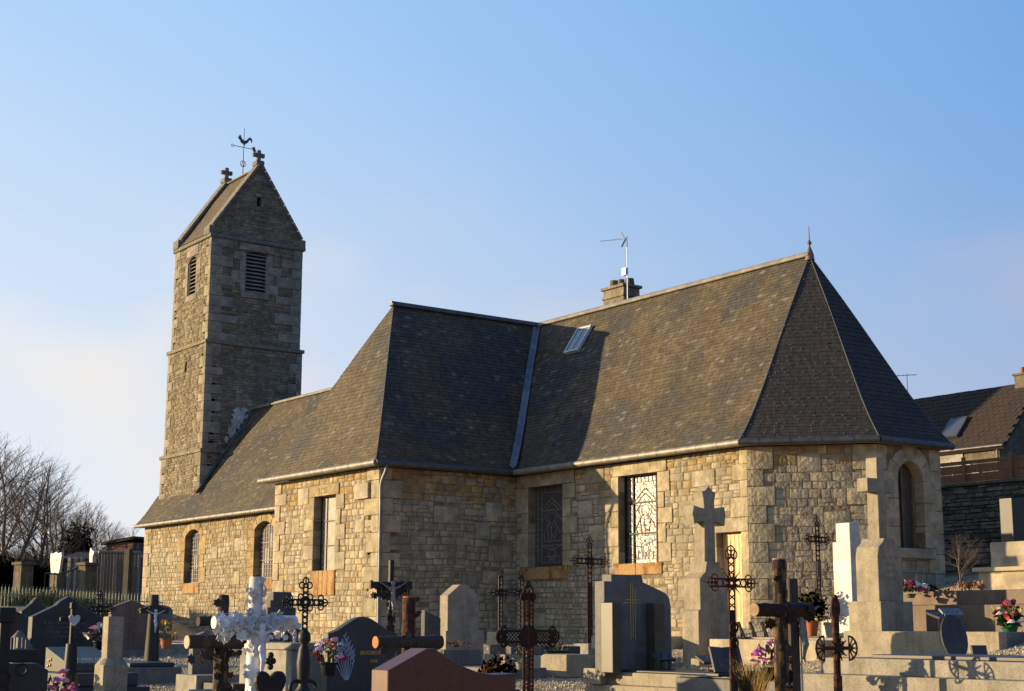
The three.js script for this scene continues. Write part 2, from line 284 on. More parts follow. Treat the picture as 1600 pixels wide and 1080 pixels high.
function rubble(wall, F, u0, u1, v0, v1, style, occ, seed, inside) {
  const r = rng(seed);
  const put = (a, b, c, d, big) => {
    if (inside && !inside((a + b) / 2, (c + d) / 2, (b - a) / 2, (d - c) / 2)) return;
    const J = big ? style.joint * 0.7 : style.joint;
    let pts = chop(a + J, b - J, c + J, d - J, r, big ? 0.05 : style.cut, big ? 0.006 : style.jit);
    const k = big ? style.warp * 0.5 : style.warp; pts = pts.map(([x, y]) => [x + warpU(x, y, k, seed), y + warpV(x, y, k, seed)]);
    stonePoly(wall, F, pts, -0.05, r.in(...style.proud) + (big ? 0.006 : 0), big ? 0.01 : Math.min(style.round ? 0.01 : 0.017, (d - c) * 0.12), style.col((a + b) / 2, (c + d) / 2, r, big), big ? 0.15 : style.round ?? 0.32);
  };
  for (let v = v0; v < v1 - 0.02;) {
    let h = r.in(...style.h); if (v + h > v1 - style.h[0] * 0.6) h = v1 - v;
    const cut = occ.filter((o) => Math.min(o[3], v + h) - Math.max(o[2], v) > 0.25 * h).map((o) => [o[0], o[1]]).sort((a, b) => a[0] - b[0]), free = []; let at = u0;
    for (const [a, b] of cut) { if (a > at + 0.03) free.push([at, Math.min(a, u1)]); at = Math.max(at, b); } if (u1 > at + 0.03) free.push([at, u1]);
    for (const [a, b] of free) for (let u = a; u < b - 0.01;) {
      let w = Math.min(h * r.in(...style.wr), style.wmax); const big = style.big && r() < style.big && b - u > 0.45 && v + h * 1.2 < v1;
      if (big) {
        const bh = Math.min(r.in(0.3, 0.46), v1 - v), bw = Math.min(r.in(0.38, 0.72), b - u);
        if (!occ.some((o) => o[0] < u + bw - 0.01 && o[1] > u + 0.01 && o[2] < v + bh && o[3] > v + 0.02)) { put(u, u + bw, v, v + bh, true); occ.push([u, u + bw, v, v + bh]); u += bw; continue; }
      }
      if (b - (u + w) < h * 0.55) w = b - u > style.wmax * 1.35 ? (b - u) / 2 : b - u;
      if (r() < style.split && h > 0.13 && w > 0.12) { const m = v + h * r.in(0.4, 0.6); put(u, u + w, v, m); put(u, u + w, m, v + h); } else put(u, u + w, v, v + h);
      u += w;
    }
    v += h;
  }
}
const block = (wall, F, u0, u1, v0, v1, col, r, occ, o = {}) => { // a dressed stone
  const J = o.joint ?? 0.006; stonePoly(wall, F, chop(u0 + J, u1 - J, v0 + J, v1 - J, r, o.cut ?? 0.035, o.jit ?? 0.004), o.back ?? -0.06, (o.proud ?? 0.03) + r.in(-0.003, 0.003), o.bevel ?? 0.01, col, 0.12); occ?.push([u0, u1, v0, v1]);
};
function quoins(wall, F, uEdge, side, v0, v1, seed, phase, col, occ, h = [0.28, 0.44], len = [0.3, 0.56], ext = 0.012) {
  const r = rng(seed); let k = phase;
  for (let v = v0; v < v1 - 0.02; k++) { let d = r.in(...h); if (v + d > v1 - h[0] * 0.7) d = v1 - v; const l = (k % 2 ? len[1] : len[0]) * r.in(0.85, 1.15); side < 0 ? block(wall, F, uEdge - ext, uEdge + l, v, v + d, col(r), r, occ) : block(wall, F, uEdge - l, uEdge + ext, v, v + d, col(r), r, occ); v += d; }
}
function jambs(wall, F, u0, u1, v0, v1, seed, col, occ, w = [0.2, 0.42], h = [0.26, 0.42]) {
  for (const s of [0, 1]) { const r = rng(seed + s); let k = s; for (let v = v0; v < v1 - 0.02; k++) { let d = r.in(...h); if (v + d > v1 - h[0] * 0.7) d = v1 - v; const l = (k % 2 ? w[1] : w[0]) * r.in(0.85, 1.2); s ? block(wall, F, u1 - 0.006, u1 + l, v, v + d, col(r), r, occ, { back: -0.24 }) : block(wall, F, u0 - l, u0 + 0.006, v, v + d, col(r), r, occ, { back: -0.24 }); v += d; } }
}
function archHole(o) { // outline of an opening as a path, anticlockwise
  const p = [[o.u0, o.v0], [o.u1, o.v0]];
  if (o.rise) { const w = (o.u1 - o.u0) / 2, R = (w * w + o.rise * o.rise) / (2 * o.rise), cy = o.v1 + o.rise - R, a0 = Math.asin(w / R); for (let i = 0; i <= 12; i++) { const a = a0 - (2 * a0 * i) / 12; p.push([o.u0 + w + R * Math.sin(a), cy + R * Math.cos(a)]); } } else p.push([o.u1, o.v1], [o.u0, o.v1]);
  return p;
}
function voussoirs(wall, F, o, n, depth, col, seed) {
  const w = (o.u1 - o.u0) / 2, R = (w * w + o.rise * o.rise) / (2 * o.rise), cx = o.u0 + w, cy = o.v1 + o.rise - R, a0 = Math.asin(clamp(w / R, -1, 1)) * (o.rise > w * 0.98 ? 1 : 1.0), r = rng(seed);
  const tot = o.rise >= w * 0.98 ? Math.PI / 2 : a0 * 1.12;
  for (let i = 0; i < n; i++) { const a = tot - (2 * tot * i) / n - 0.012, b = tot - (2 * tot * (i + 1)) / n + 0.012, d = depth * r.in(0.9, 1.15), q = (t, k) => [cx + (R + k) * Math.sin(t), cy + (R + k) * Math.cos(t)]; stonePoly(wall, F, [q(a, -0.004), q((a + b) / 2, -0.004), q(b, -0.004), q(b, d), q((a + b) / 2, d * 1.02), q(a, d)], -0.24, 0.03 + r.in(-0.003, 0.003), 0.01, col(r), 0.12); }
}
function wallBody(name, F, outline, holes, m, thick = 0.5) {
  const s = poly(outline); for (const h of holes) s.holes.push(new THREE.Path(archHole(h).map((p) => new V2(p[0], p[1]))));
  const g = new THREE.ExtrudeGeometry(s, { depth: thick, bevelEnabled: false }), p = g.attributes.position;
  for (let i = 0; i < p.count; i++) { const q = F.P(p.getX(i), p.getY(i), p.getZ(i) - thick); p.setXYZ(i, q.x, q.y, q.z); }
  g.computeVertexNormals(); return part(church, name, g, m);
}
const rectOut = (u0, u1, v0, v1) => [[u0, v0], [u1, v0], [u1, v1], [u0, v1]];
const occOf = (h) => [h.u0, h.u1, h.v0, h.v1 + (h.rise || 0)];

// stone colours: ochre and buff limestone, granite dressings, greyer north-facing and tower work
const tone = (r, list, j = 0.14) => { const c = r.pick(list), k = 1 + r.in(-j, j); return [c[0] * k, c[1] * k * (1 + r.in(-0.03, 0.03)), c[2] * k * (1 + r.in(-0.07, 0.07))]; };
const BUFF = [[0.475, 0.395, 0.25], [0.45, 0.37, 0.225], [0.50, 0.425, 0.285], [0.425, 0.35, 0.215], [0.475, 0.41, 0.285], [0.51, 0.43, 0.275], [0.40, 0.36, 0.265]];
const OCHRE = [[0.45, 0.325, 0.14], [0.42, 0.29, 0.12], [0.47, 0.35, 0.165], [0.39, 0.26, 0.125]];
const GRAN = [[0.47, 0.39, 0.25], [0.45, 0.375, 0.24], [0.485, 0.405, 0.265], [0.435, 0.37, 0.25]];
const TOWER = [[0.28, 0.225, 0.14], [0.25, 0.20, 0.12], [0.31, 0.25, 0.155], [0.22, 0.175, 0.11], [0.27, 0.225, 0.15]];
const TGRAN = [[0.34, 0.295, 0.22], [0.31, 0.27, 0.205], [0.37, 0.32, 0.24]];
const LICHEN = [0.30, 0.285, 0.225];
const spots = (u, v, s, lo = 0.55, hi = 0.7) => sstep(lo, hi, fbm(u * 0.7 + s, v * 0.7, 3, 301));
const gran = (r) => tone(r, GRAN, 0.08);

const wallMesh = {};
{ // transept, south front
  const F = frame(-5.47, -0.28, 1, 0), W = 5.19, H = G - 0.06, win = { u0: 2.09, u1: 3.18, v0: 1.72, v1: 3.52 }, occ = [occOf(win)], r = rng(5), n = 'transept_front_wall';
  wallMesh[n] = wallBody(n, F, rectOut(0, W, -0.6, H), [win], mat.mortar);
  block(n, F, 1.88, 3.33, 3.52, 3.79, [0.47, 0.37, 0.21], r, occ, { proud: 0.036 });
  quoins(n, F, W, 1, -0.5, H, 31, 0, gran, occ, [0.28, 0.46], [0.34, 0.62]); quoins(n, F, 0, -1, -0.5, H, 33, 0, gran, occ);
  jambs(n, F, 2.09, 3.18, 1.72, 3.52, 35, gran, occ, [0.22, 0.42], [0.28, 0.42]);
  occ.push([4.12, 4.82, 3.3, 3.69]);
  const sills = [[2.05, 2.42], [2.42, 2.62], [2.62, 2.86], [2.86, 3.22]]; for (const [a, b] of sills) { occ.push([a, b, 1.12, 1.72]); }
  rubble(n, F, 0, W, -0.5, H, { h: [0.1, 0.19], wr: [0.9, 2.3], wmax: 0.4, big: 0.06, split: 0.12, joint: 0.009, jit: 0.014, cut: 0.13, warp: 0.05, proud: [0.004, 0.018], col: (u, v, q, b) => (b ? tone(q, GRAN, 0.1) : v > 3.3 && q() < 0.6 ? tone(q, OCHRE) : tone(q, q() < 0.93 ? BUFF : OCHRE, 0.1)) }, occ, 501);
}
{ // transept, east side, always in the shade
  const F = frame(-0.28, -0.28, 0, -1), W = 3.9, H = G - 0.06, occ = [], n = 'transept_side_wall';
  wallMesh[n] = wallBody(n, F, rectOut(0, W, -0.6, H), [], mat.mortar);
  quoins(n, F, 0, -1, -0.5, H, 31, 1, gran, occ, [0.28, 0.46], [0.34, 0.62]);
  rubble(n, F, 0, W, -0.5, H, { h: [0.1, 0.19], wr: [0.9, 2.6], wmax: 0.44, big: 0.03, split: 0.14, joint: 0.009, jit: 0.014, cut: 0.12, warp: 0.06, proud: [0.004, 0.02], col: (u, v, q) => (v > 3.3 && q() < 0.6 ? tone(q, OCHRE) : mix3(tone(q, BUFF, 0.13), LICHEN, q.in(0.1, 0.6))) }, occ, 502);
}
{ // chancel, south
  const F = frame(-0.28, -4.163, 1, 0), W = 7.98, H = G - 0.06, n = 'chancel_wall', r = rng(6);
  const w1 = { u0: 0.51, u1: 1.88, v0: 1.8, v1: 3.71 }, w2 = { u0: 3.91, u1: 5.24, v0: 1.78, v1: 3.72 }, dr = { u0: 7.05, u1: 7.76, v0: 0.2, v1: 2.31 }, occ = [w1, w2, dr].map(occOf);
  wallMesh[n] = wallBody(n, F, rectOut(0, W, -0.6, H), [w1, w2, dr], mat.mortar);
  block(n, F, 0.06, 2.32, 3.71, H, [0.41, 0.335, 0.215], r, occ, { proud: 0.036 }); block(n, F, 3.72, 5.54, 3.72, H - 0.02, [0.48, 0.40, 0.25], r, occ, { proud: 0.036 });
  block(n, F, 6.95, 7.99, 2.31, 2.6, [0.46, 0.39, 0.26], r, occ, { proud: 0.034 });
  quoins(n, F, W, 1, 2.6, H, 41, 1, gran, occ, [0.3, 0.42], [0.24, 0.5], 0.014); quoins(n, F, W, 1, -0.5, 2.31, 42, 0, gran, occ, [0.4, 0.7], [0.2, 0.2], 0.014);
  jambs(n, F, 0.51, 1.88, 1.8, 3.71, 45, gran, occ, [0.3, 0.46], [0.34, 0.5]);
  jambs(n, F, 3.91, 5.24, 1.78, 3.72, 47, gran, occ, [0.22, 0.4], [0.3, 0.44]); jambs(n, F, 7.05, 7.77, 0.2, 2.31, 49, gran, [], [0.21, 0.21], [0.4, 0.6]);
  occ.push([0.3, 2.05, 1.5, 1.8], [3.78, 5.36, 1.52, 1.78]);
  rubble(n, F, 0, W, -0.5, H, { h: [0.09, 0.18], wr: [1.0, 2.6], wmax: 0.44, big: 0.05, split: 0.16, joint: 0.01, jit: 0.016, cut: 0.12, warp: 0.055, proud: [0.004, 0.022], col: (u, v, q, b) => { const c = b ? tone(q, GRAN, 0.12) : v > 3.3 && q() < 0.55 ? tone(q, OCHRE) : tone(q, q() < 0.95 ? BUFF : OCHRE, 0.12); return mix3(c, LICHEN, q.in(0, 0.4)); } }, occ, 503);
}
{ // apse: south-east, east and north-east sides
  const n = 'apse_wall', F = frame(7.70, -4.163, 1.96, -1.657), W = 2.567, H = G - 0.06, occ = [];
  wallMesh[n] = wallBody(n, F, rectOut(0, W, -0.6, H), [], mat.mortar);
  const ag = gran;
  quoins(n, F, 0, -1, -0.5, H, 41, 0, ag, occ, [0.3, 0.42], [0.34, 0.6], 0.006); quoins(n, F, W, 1, -0.5, H, 43, 0, ag, occ, [0.3, 0.45], [0.3, 0.56]);
  rubble(n, F, 0, W, -0.5, H, { h: [0.14, 0.24], wr: [0.9, 2.4], wmax: 0.52, big: 0.03, split: 0.12, round: 0.1, joint: 0.009, jit: 0.014, cut: 0.1, warp: 0.04, proud: [0.002, 0.012], col: (u, v, q) => (v > 3.6 && q() < 0.6 ? tone(q, OCHRE) : mix3(tone(q, BUFF, 0.13), LICHEN, q.in(0.1, 0.6))) }, occ, 504);
}
{
  const n = 'apse_east_wall', F = frame(9.66, -5.82, 0, -1), W = 1.9, H = G - 0.06, win = { u0: 0.56, u1: 1.35, v0: 1.98, v1: 3.34, rise: 0.394 }, occ = [[0.56, 1.35, 1.98, 3.9]];
  wallMesh[n] = wallBody(n, F, rectOut(0, W, -0.6, H), [win], mat.mortar);
  const eg = gran;
  voussoirs(n, F, win, 5, 0.3, eg, 51); occ.push([0.28, 1.63, 3.34, 3.98]);
  quoins(n, F, 0, -1, -0.5, H, 43, 1, eg, occ, [0.3, 0.45], [0.26, 0.5], 0.006); quoins(n, F, W, 1, -0.5, H, 44, 0, eg, occ, [0.34, 0.5], [0.3, 0.5]); jambs(n, F, 0.56, 1.35, 1.98, 3.34, 53, eg, occ, [0.28, 0.4], [0.4, 0.6]);
  rubble(n, F, 0, W, -0.5, H, { h: [0.2, 0.32], wr: [1, 2], wmax: 0.6, big: 0, split: 0.05, joint: 0.009, jit: 0.01, cut: 0.08, warp: 0.03, proud: [0.008, 0.024], col: (u, v, q) => mix3(tone(q, BUFF, 0.13), LICHEN, q.in(0.1, 0.6)) }, occ, 505);
}
{ // nave, south
  const n = 'nave_wall', F = frame(-23.87, -4.319, 1, 0), W = 18.4, H = G - 0.12, w1 = { u0: 3.66, u1: 4.94, v0: 1.84, v1: 3.44, rise: 0.25 }, w2 = { u0: 9.06, u1: 10.42, v0: 1.88, v1: 3.44, rise: 0.25 }, occ = [w1, w2].map(occOf);
  wallMesh[n] = wallBody(n, F, rectOut(0, W, -0.6, H), [w1, w2], mat.mortar);
  quoins(n, F, 0, -1, -0.5, H, 61, 0, gran, occ, [0.3, 0.46], [0.4, 0.7]);
  for (const [w, s] of [[w1, 63], [w2, 66]]) { const ob = (r) => tone(r, [[0.47, 0.34, 0.155], [0.44, 0.31, 0.14], [0.48, 0.375, 0.20]], 0.08); jambs(n, F, w.u0, w.u1, w.v0, w.v1, s, ob, occ, [0.26, 0.5], [0.34, 0.55]); voussoirs(n, F, w, 5, 0.24, ob, s + 2); occ.push([w.u0 - 0.12, w.u1 + 0.12, w.v1, w.v1 + 0.5], [w.u0 - 0.05, w.u1 + 0.05, w.v0 - 0.36, w.v0]); }
  rubble(n, F, 0, W, -0.5, H, { h: [0.1, 0.19], wr: [0.8, 2.1], wmax: 0.4, big: 0.012, split: 0.12, joint: 0.009, jit: 0.016, cut: 0.2, warp: 0.07, proud: [0.004, 0.024], col: (u, v, q, b) => (v > 3.2 && q() < 0.4 ? tone(q, OCHRE) : tone(q, q() < 0.92 ? BUFF : OCHRE, 0.12)) }, occ, 506);
}
// walls turned away from the view
part(church, 'rear_wall', [box(0.4, G + 0.4, 3.9, -5.27, G / 2 - 0.3, -2.35), box(13.4, G + 0.4, 0.4, 1.0, G / 2 - 0.3, -9.17), box(18.4, G + 0.4, 0.4, -14.67, G / 2 - 0.3, -9.0), box(0.4, 3.9, 4.4, -23.67, 1.4, -6.6), box(2.57, G + 0.4, 0.4, 8.55, G / 2 - 0.3, -8.4, 0, -0.702, 0)], mat.mortar);

// tower: three stages, each a little narrower
const TX0 = -23.58, TX1 = -20.36, TZ = 1.84, Y3 = 6.545, Y2 = 10.53, Y1 = 14.45, APEX = 17.55;
const schist = (pal, alt, seed) => ({ h: [0.055, 0.12], wr: [2, 5.5], wmax: 0.5, big: 0, split: 0, joint: 0.006, jit: 0.008, cut: 0.16, warp: 0.05, proud: [0.004, 0.03], col: (u, v, q) => mix3(tone(q, pal, 0.2), alt, 0.45 * spots(u, v, seed) * q()) });
const tq = (r) => tone(r, TGRAN, 0.1), tqe = tq;
for (const [k, y0, y1, o] of [[1, 2.2, Y3, 0.16], [2, Y3, Y2, 0.09], [3, Y2, Y1, 0.02]]) {
  const sx = TX0 - o, ex = TX1 + o, sz = ZC + TZ + o, S = frame(sx, sz, 1, 0), W = ex - sx, E = frame(ex, sz, 0, -1), D = 2 * (TZ + o), ns = 'tower_wall', occS = [], occE = [], hs = [], he = [], nm = (s) => s + '_' + k;
  if (k === 3) { hs.push({ u0: 1.26, u1: 2.0, v0: 12.53, v1: 13.78, rise: 0.22 }); he.push({ u0: 1.36, u1: 2.29, v0: 12.55, v1: 14.02, rise: 0.09 }); }
  if (k === 2) hs.push({ u0: 1.58, u1: 1.76, v0: 9.6, v1: 9.98 });
  occS.push(...hs.map(occOf)); occE.push(...he.map(occOf));
  wallMesh[nm('s')] = wallBody('tower_south_wall', S, rectOut(0, W, y0, y1), hs, mat.schistFill, 0.4); wallMesh[nm('e')] = wallBody('tower_east_wall', E, rectOut(0, D, y0, y1), he, mat.schistFill, 0.4);
  quoins(nm('s'), S, W, 1, y0, y1, 70 + k, 0, tq, occS, [0.26, 0.42], [0.22, 0.5], 0.01); quoins(nm('s'), S, 0, -1, y0, y1, 80 + k, 0, tq, occS, [0.26, 0.42], [0.22, 0.5], 0.01);
  quoins(nm('e'), E, 0, -1, y0, y1, 70 + k, 1, tqe, occE, [0.26, 0.42], k === 3 ? [0.5, 1.0] : [0.25, 0.62], 0.004); quoins(nm('e'), E, D, 1, y0, y1, 90 + k, 0, tqe, occE, [0.26, 0.42], k === 3 ? [0.4, 1.0] : [0.24, 0.56]);
  const r = rng(95 + k);
  if (k === 3) {
    jambs(nm('e'), E, 1.36, 2.29, 12.55, 14.02, 96, tqe, occE, [0.22, 0.5], [0.3, 0.45]); block(nm('e'), E, 1.1, 2.55, 14.12, Y1 - 0.05, TGRAN[0], r, occE, { proud: 0.036 }); block(nm('e'), E, 1.25, 2.4, 12.33, 12.55, TGRAN[1], r, occE, { proud: 0.04 });
    jambs(nm('s'), S, 1.26, 2.0, 12.53, 13.8, 97, tq, occS, [0.2, 0.42], [0.3, 0.45]); block(nm('s'), S, 1.1, 2.16, 14.0, Y1 - 0.04, tq(r), r, occS, { proud: 0.036 }); block(nm('s'), S, 1.1, 2.16, 12.3, 12.53, tq(r), r, occS, { proud: 0.036 });
  }
  rubble(nm('s'), S, 0, W, y0, y1, schist(TOWER, LICHEN, 3), occS, 520 + k); rubble(nm('e'), E, 0, D, y0, y1, schist(TOWER, LICHEN, 7), occE, 530 + k);
  part(church, 'tower_rear_wall', [box(0.3, y1 - y0, D, sx + 0.15, (y0 + y1) / 2, ZC), box(W, y1 - y0, 0.3, (sx + ex) / 2, (y0 + y1) / 2, ZC - TZ - o + 0.15)], mat.schistFill);
  if (k < 3) { const a = o + 0.05, h = 0.13; part(church, 'string_course', [rbox(W + 0.14, h, 0.3, (sx + ex) / 2, y1, sz - 0.07, 0.02), rbox(0.3, h + 0.004, D + 0.15, ex - 0.068, y1, ZC, 0.02), rbox(0.3, h, D + 0.1, sx + 0.08, y1 - 0.002, ZC, 0.02)], M([0.27, 0.23, 0.165], { map: T.mottle, bumpMap: T.rockBump, bumpScale: 0.02 })); }
}
const copingM = M([0.23, 0.215, 0.17], { map: T.mottle, bumpMap: T.rockBump, bumpScale: 0.03 });
{ // cornice, gables and roof of the tower
  const cx = (TX0 + TX1) / 2, W = TX1 - TX0, zs = ZC + TZ;
  part(church, 'cornice', [rbox(W + 0.2, 0.14, 0.36, cx, Y1 + 0.05, zs - 0.07, 0.025), rbox(0.36, 0.144, 2 * TZ + 0.24, TX1 - 0.07, Y1 + 0.05, ZC, 0.025), rbox(0.36, 0.14, 2 * TZ + 0.2, TX0 + 0.07, Y1 + 0.048, ZC, 0.025)], copingM);
  const y0 = Y1 + 0.1;
  for (const [x, N] of [[TX1, 1], [TX0 + 0.42, 0]]) {
    const F = frame(x, zs, 0, -1), o = [[0, y0], [2 * TZ, y0], [2 * TZ, y0 + 0.28], [TZ, APEX], [0, y0 + 0.28]];
    if (N) { const sl = { u0: 1.74, u1: 1.92, v0: 15.88, v1: 16.24 }; wallMesh.gable = wallBody('tower_gable', F, o, [sl], mat.schistFill, 0.42); 
      const inside = (u, v, w, h) => { const lim = APEX - Math.abs(u - TZ) * (APEX - y0 - 0.28) / TZ; return v + h * 0.9 < lim - 0.02 && v + h < lim + 0.02 - w * 1.2 || (v + h < y0 + 0.3); };
      const occ = [[1.74, 1.92, 15.86, 16.26]], rr = rng(8); block('gable', F, 1.66, 2.0, 16.25, 16.4, TGRAN[0], rr, occ); block('gable', F, 1.66, 2.0, 15.72, 15.88, [0.24, 0.19, 0.09], rr, occ);
      rubble('gable', F, 0, 2 * TZ, y0, APEX, schist(TOWER, LICHEN, 9), occ, 540, inside);
    } else wallBody('tower_gable', F, o, [], mat.schistFill, 0.42);
    for (const s of [1, -1]) { // sloping coping stones with kneelers
      const a = new V3(0, y0 + 0.3, s * TZ), b = new V3(0, APEX, 0), l = a.distanceTo(b), n = 9, ang = Math.atan2(b.y - a.y, -s * a.z * s) ;
      for (let k = 0; k < n; k++) { const t = (k + 0.5) / n, p = a.clone().lerp(b, t); const g = rbox(0.5, 0.11, l / n - 0.012, 0, 0, 0, 0.02); g.rotateX(s * Math.atan2(b.y - a.y, TZ)); g.translate(x - 0.21, p.y + 0.04, ZC + p.z); part(church, 'coping_stone', g, copingM); }
      part(church, 'kneeler', rbox(0.5, 0.34, 0.24, x - 0.21, y0 + 0.16, ZC + s * (TZ + 0.03), 0.04), copingM);
    }
    const cr = part(church, 'gable_cross', [rbox(0.14, 0.54, 0.15, x - 0.21, APEX + 0.33, ZC, 0.03), rbox(0.14, 0.16, 0.48, x - 0.212, APEX + 0.4, ZC, 0.03), rbox(0.42, 0.2, 0.34, x - 0.21, APEX + 0.06, ZC, 0.05)], copingM);
  }
}

// ---------------------------------------------------------------- slate roofs
const slateSpecs = [];
const prof = (t) => t - 0.085 * 4 * t * Math.pow(1 - t, 3);
function roofFace(name, A, B, Cc, D, y0, h, o = {}) {
  const a = new V2(...A), b = new V2(...B), e = b.clone().sub(a), len = e.length(); e.divideScalar(len);
  const dv = new V2(...D).sub(a), sD = dv.dot(e), w = dv.clone().addScaledVector(e, -sD), wid = w.length(), sC = new V2(...Cc).sub(a).dot(e);
  const pr = o.flat ? (t) => t : prof, lo = (t) => lerp(0, sD, t), hi = (t) => lerp(len, sC, t);
  const slope = Math.hypot(wid, h), nrm = new V3(-w.x / wid * h, wid, -w.y / wid * h).normalize();
  const P = (s, t, lift = 0) => new V3(a.x + e.x * s + w.x * t, y0 + h * pr(t), a.y + e.y * s + w.y * t).addScaledVector(nrm, lift + (fbm(s * 0.45 + y0 * 3, t * 2.2 + len, 3, 211) - 0.5) * 0.07 * Math.min(1, 6 * t * (1 - t) + 0.1));
  const g = new Geo(), N = 14;
  for (let i = 0; i < N; i++) { const t0 = i / N, t1 = (i + 1) / N, q = [P(lo(t0), t0, -0.012), P(hi(t0), t0, -0.012), P(hi(t1), t1, -0.012), P(lo(t1), t1, -0.012)]; g.tri(q[0], q[1], q[2], nrm, nrm, nrm, [0, 0], [1, 0], [1, 1], [1, 1, 1]); g.tri(q[0], q[2], q[3], nrm, nrm, nrm, [0, 0], [1, 1], [0, 1], [1, 1, 1]); }
  const base = part(church, name, g.build(false), mat.roofBase, false);
  if (o.bare) return base;
  const r = rng(o.seed), row = o.row ?? 0.098, n = Math.round(slope / row), ww = o.w ?? [0.11, 0.19];
  for (let j = 0; j < n; j++) {
    const t0 = j / n - (j ? 0 : 0.006), t1 = Math.min(1, (j + 1.25) / n), a0 = lo(t0), b0 = hi(t0);
    for (let s = a0 - r.in(0, 0.15); s < b0;) {
      const wd = r.in(...ww), s0 = s + 0.002, s1 = s + wd - 0.002; s += wd;
      const c = (x, t) => clamp(x, lo(t), hi(t)), p = [c(s0, t0), c(s1, t0), c(s1, t1), c(s0, t1)]; if (p[1] - p[0] < 0.008) continue;
      const mid = P((p[0] + p[1]) / 2, t0); if (o.skip && o.skip(mid)) continue;
      const dt = r.in(-0.12, 0.1) * (o.rough ?? 1) / n, lift = (o.lift ?? 0.014) + r.in(0, 0.007) * (o.rough ?? 1), tilt = r.in(-0.003, 0.003) * (o.rough ?? 1);
      slateSpecs.push({ name, base, q: [P(p[0], Math.max(0, t0 + dt), lift + tilt), P(p[1], Math.max(0, t0 + dt), lift - tilt), P(p[2], t1, 0.001), P(p[3], t1, 0.001)], nrm, col: o.col((p[0] + p[1]) / 2, t0 * slope, r), w: p[1] - p[0], row, id: [s0, t0 * slope] });
    }
  }
  return base;
}
function emitSlate(g, s) {
  const [a, b, c, d] = s.q, n = s.nrm, col = s.col, drop = n.clone().multiplyScalar(-0.018), a2 = a.clone().add(drop), b2 = b.clone().add(drop), c2 = c.clone().add(drop), d2 = d.clone().add(drop), [u, v] = s.id, w = s.w, h = s.row * 1.2;
  const f = b.clone().sub(a).normalize(), dn = f.clone().cross(n).negate().normalize(), out = a.clone().sub(d).normalize();
  g.tri(a, b, c, n, n, n, [u, v], [u + w, v], [u + w, v + h], col); g.tri(a, c, d, n, n, n, [u, v], [u + w, v + h], [u, v + h], col);
  g.tri(a2, b2, b, out, out, out, [u, v], [u + w, v], [u + w, v + 0.02], col); g.tri(a2, b, a, out, out, out, [u, v], [u + w, v + 0.02], [u, v + 0.02], col);
  const l = f.clone().negate(); g.tri(d2, a2, a, l, l, l, [u, v], [u, v], [u, v], col); g.tri(d2, a, d, l, l, l, [u, v], [u, v], [u, v], col);
  g.tri(b2, c2, c, f, f, f, [u, v], [u, v], [u, v], col); g.tri(b2, c, b, f, f, f, [u, v], [u, v], [u, v], col);
}
const oldSlate = (seed, ochre = 1) => (s, t, r) => {
  const n = fbm(s * 0.9 + seed, t * 0.9, 4, 401), m = fbm(s * 2.6 + seed, t * 1.8, 3, 402), k = 1 + r.in(-0.2, 0.2);
  let c = mix3([0.086, 0.074, 0.056], [0.132, 0.101, 0.061], sstep(0.36, 0.6, n)); c = mix3(c, [0.185, 0.137, 0.066], ochre * sstep(0.48, 0.72, m) * r.in(0.3, 0.8)); c = mix3(c, [0.078, 0.078, 0.078], sstep(0.6, 0.72, 1 - n) * 0.7);
  if (r() < 0.05) c = [0.19, 0.175, 0.135]; return mul3(c, k);
};
const newSlate = (seed) => (s, t, r) => mul3(mix3([0.046, 0.043, 0.04], [0.064, 0.057, 0.047], fbm(s + seed, t, 3, 403)), 1 + r.in(-0.2, 0.2));
const y0 = G + 0.06, RH = 4.36, SKY = { x0: -0.62, x1: -0.08, z0: -6.42, z1: -6.02 };
const inTower = (p) => p.x < -20.3 && p.z < -4.8;
roofFace('transept_front_roof', [-5.752, 0], [0, 0], [-2.876, -2.139], [-2.876, -2.139], y0, RH, { seed: 601, col: oldSlate(3), w: [0.12, 0.22], row: 0.108 });
roofFace('transept_side_roof', [0, 0], [0, -3.883], [-2.876, -6.764], [-2.876, -2.139], y0, RH, { seed: 602, col: oldSlate(7, 0.3), w: [0.12, 0.22], row: 0.108 });
roofFace('chancel_roof', [0, -3.883], [7.8, -3.883], [7.17, -6.764], [-2.876, -6.764], y0, RH, { seed: 603, col: oldSlate(11), skip: (p) => p.x > SKY.x0 - 0.04 && p.x < SKY.x1 + 0.04 && p.z > SKY.z0 - 0.02 && p.z < SKY.z1 + 0.02 });
roofFace('apse_southeast_roof', [7.8, -3.883], [9.865, -5.651], [7.17, -6.764], [7.17, -6.764], y0, RH, { seed: 604, col: newSlate(1), w: [0.17, 0.2], row: 0.1, rough: 0.35, lift: 0.009 });
roofFace('apse_east_roof', [9.865, -5.651], [9.865, -7.877], [7.17, -6.764], [7.17, -6.764], y0, RH, { seed: 605, col: newSlate(4), w: [0.17, 0.2], row: 0.12, rough: 0.5, lift: 0.016 });
roofFace('apse_northeast_roof', [9.865, -7.877], [7.8, -9.645], [7.17, -6.764], [7.17, -6.764], y0, RH, { bare: true });
roofFace('chancel_north_roof', [7.8, -9.645], [-6, -9.645], [-6, -6.764], [7.17, -6.764], y0, RH, { bare: true });
roofFace('transept_west_roof', [-5.752, -6.764], [-5.752, 0], [-2.876, -2.139], [-2.876, -6.764], y0, RH, { bare: true });
const oldNave = oldSlate(23, 0.75);
roofFace('nave_roof', [-24.1, -4.039], [-4.3, -4.039], [-4.3, -6.764], [-24.1, -6.764], G - 0.005, 4.1, { seed: 606, col: (s, t, r) => { const c = oldNave(s, t, r); return r() < 0.07 ? mul3([0.18, 0.165, 0.13], r.in(0.8, 1.1)) : c; }, skip: inTower, w: [0.13, 0.24] });
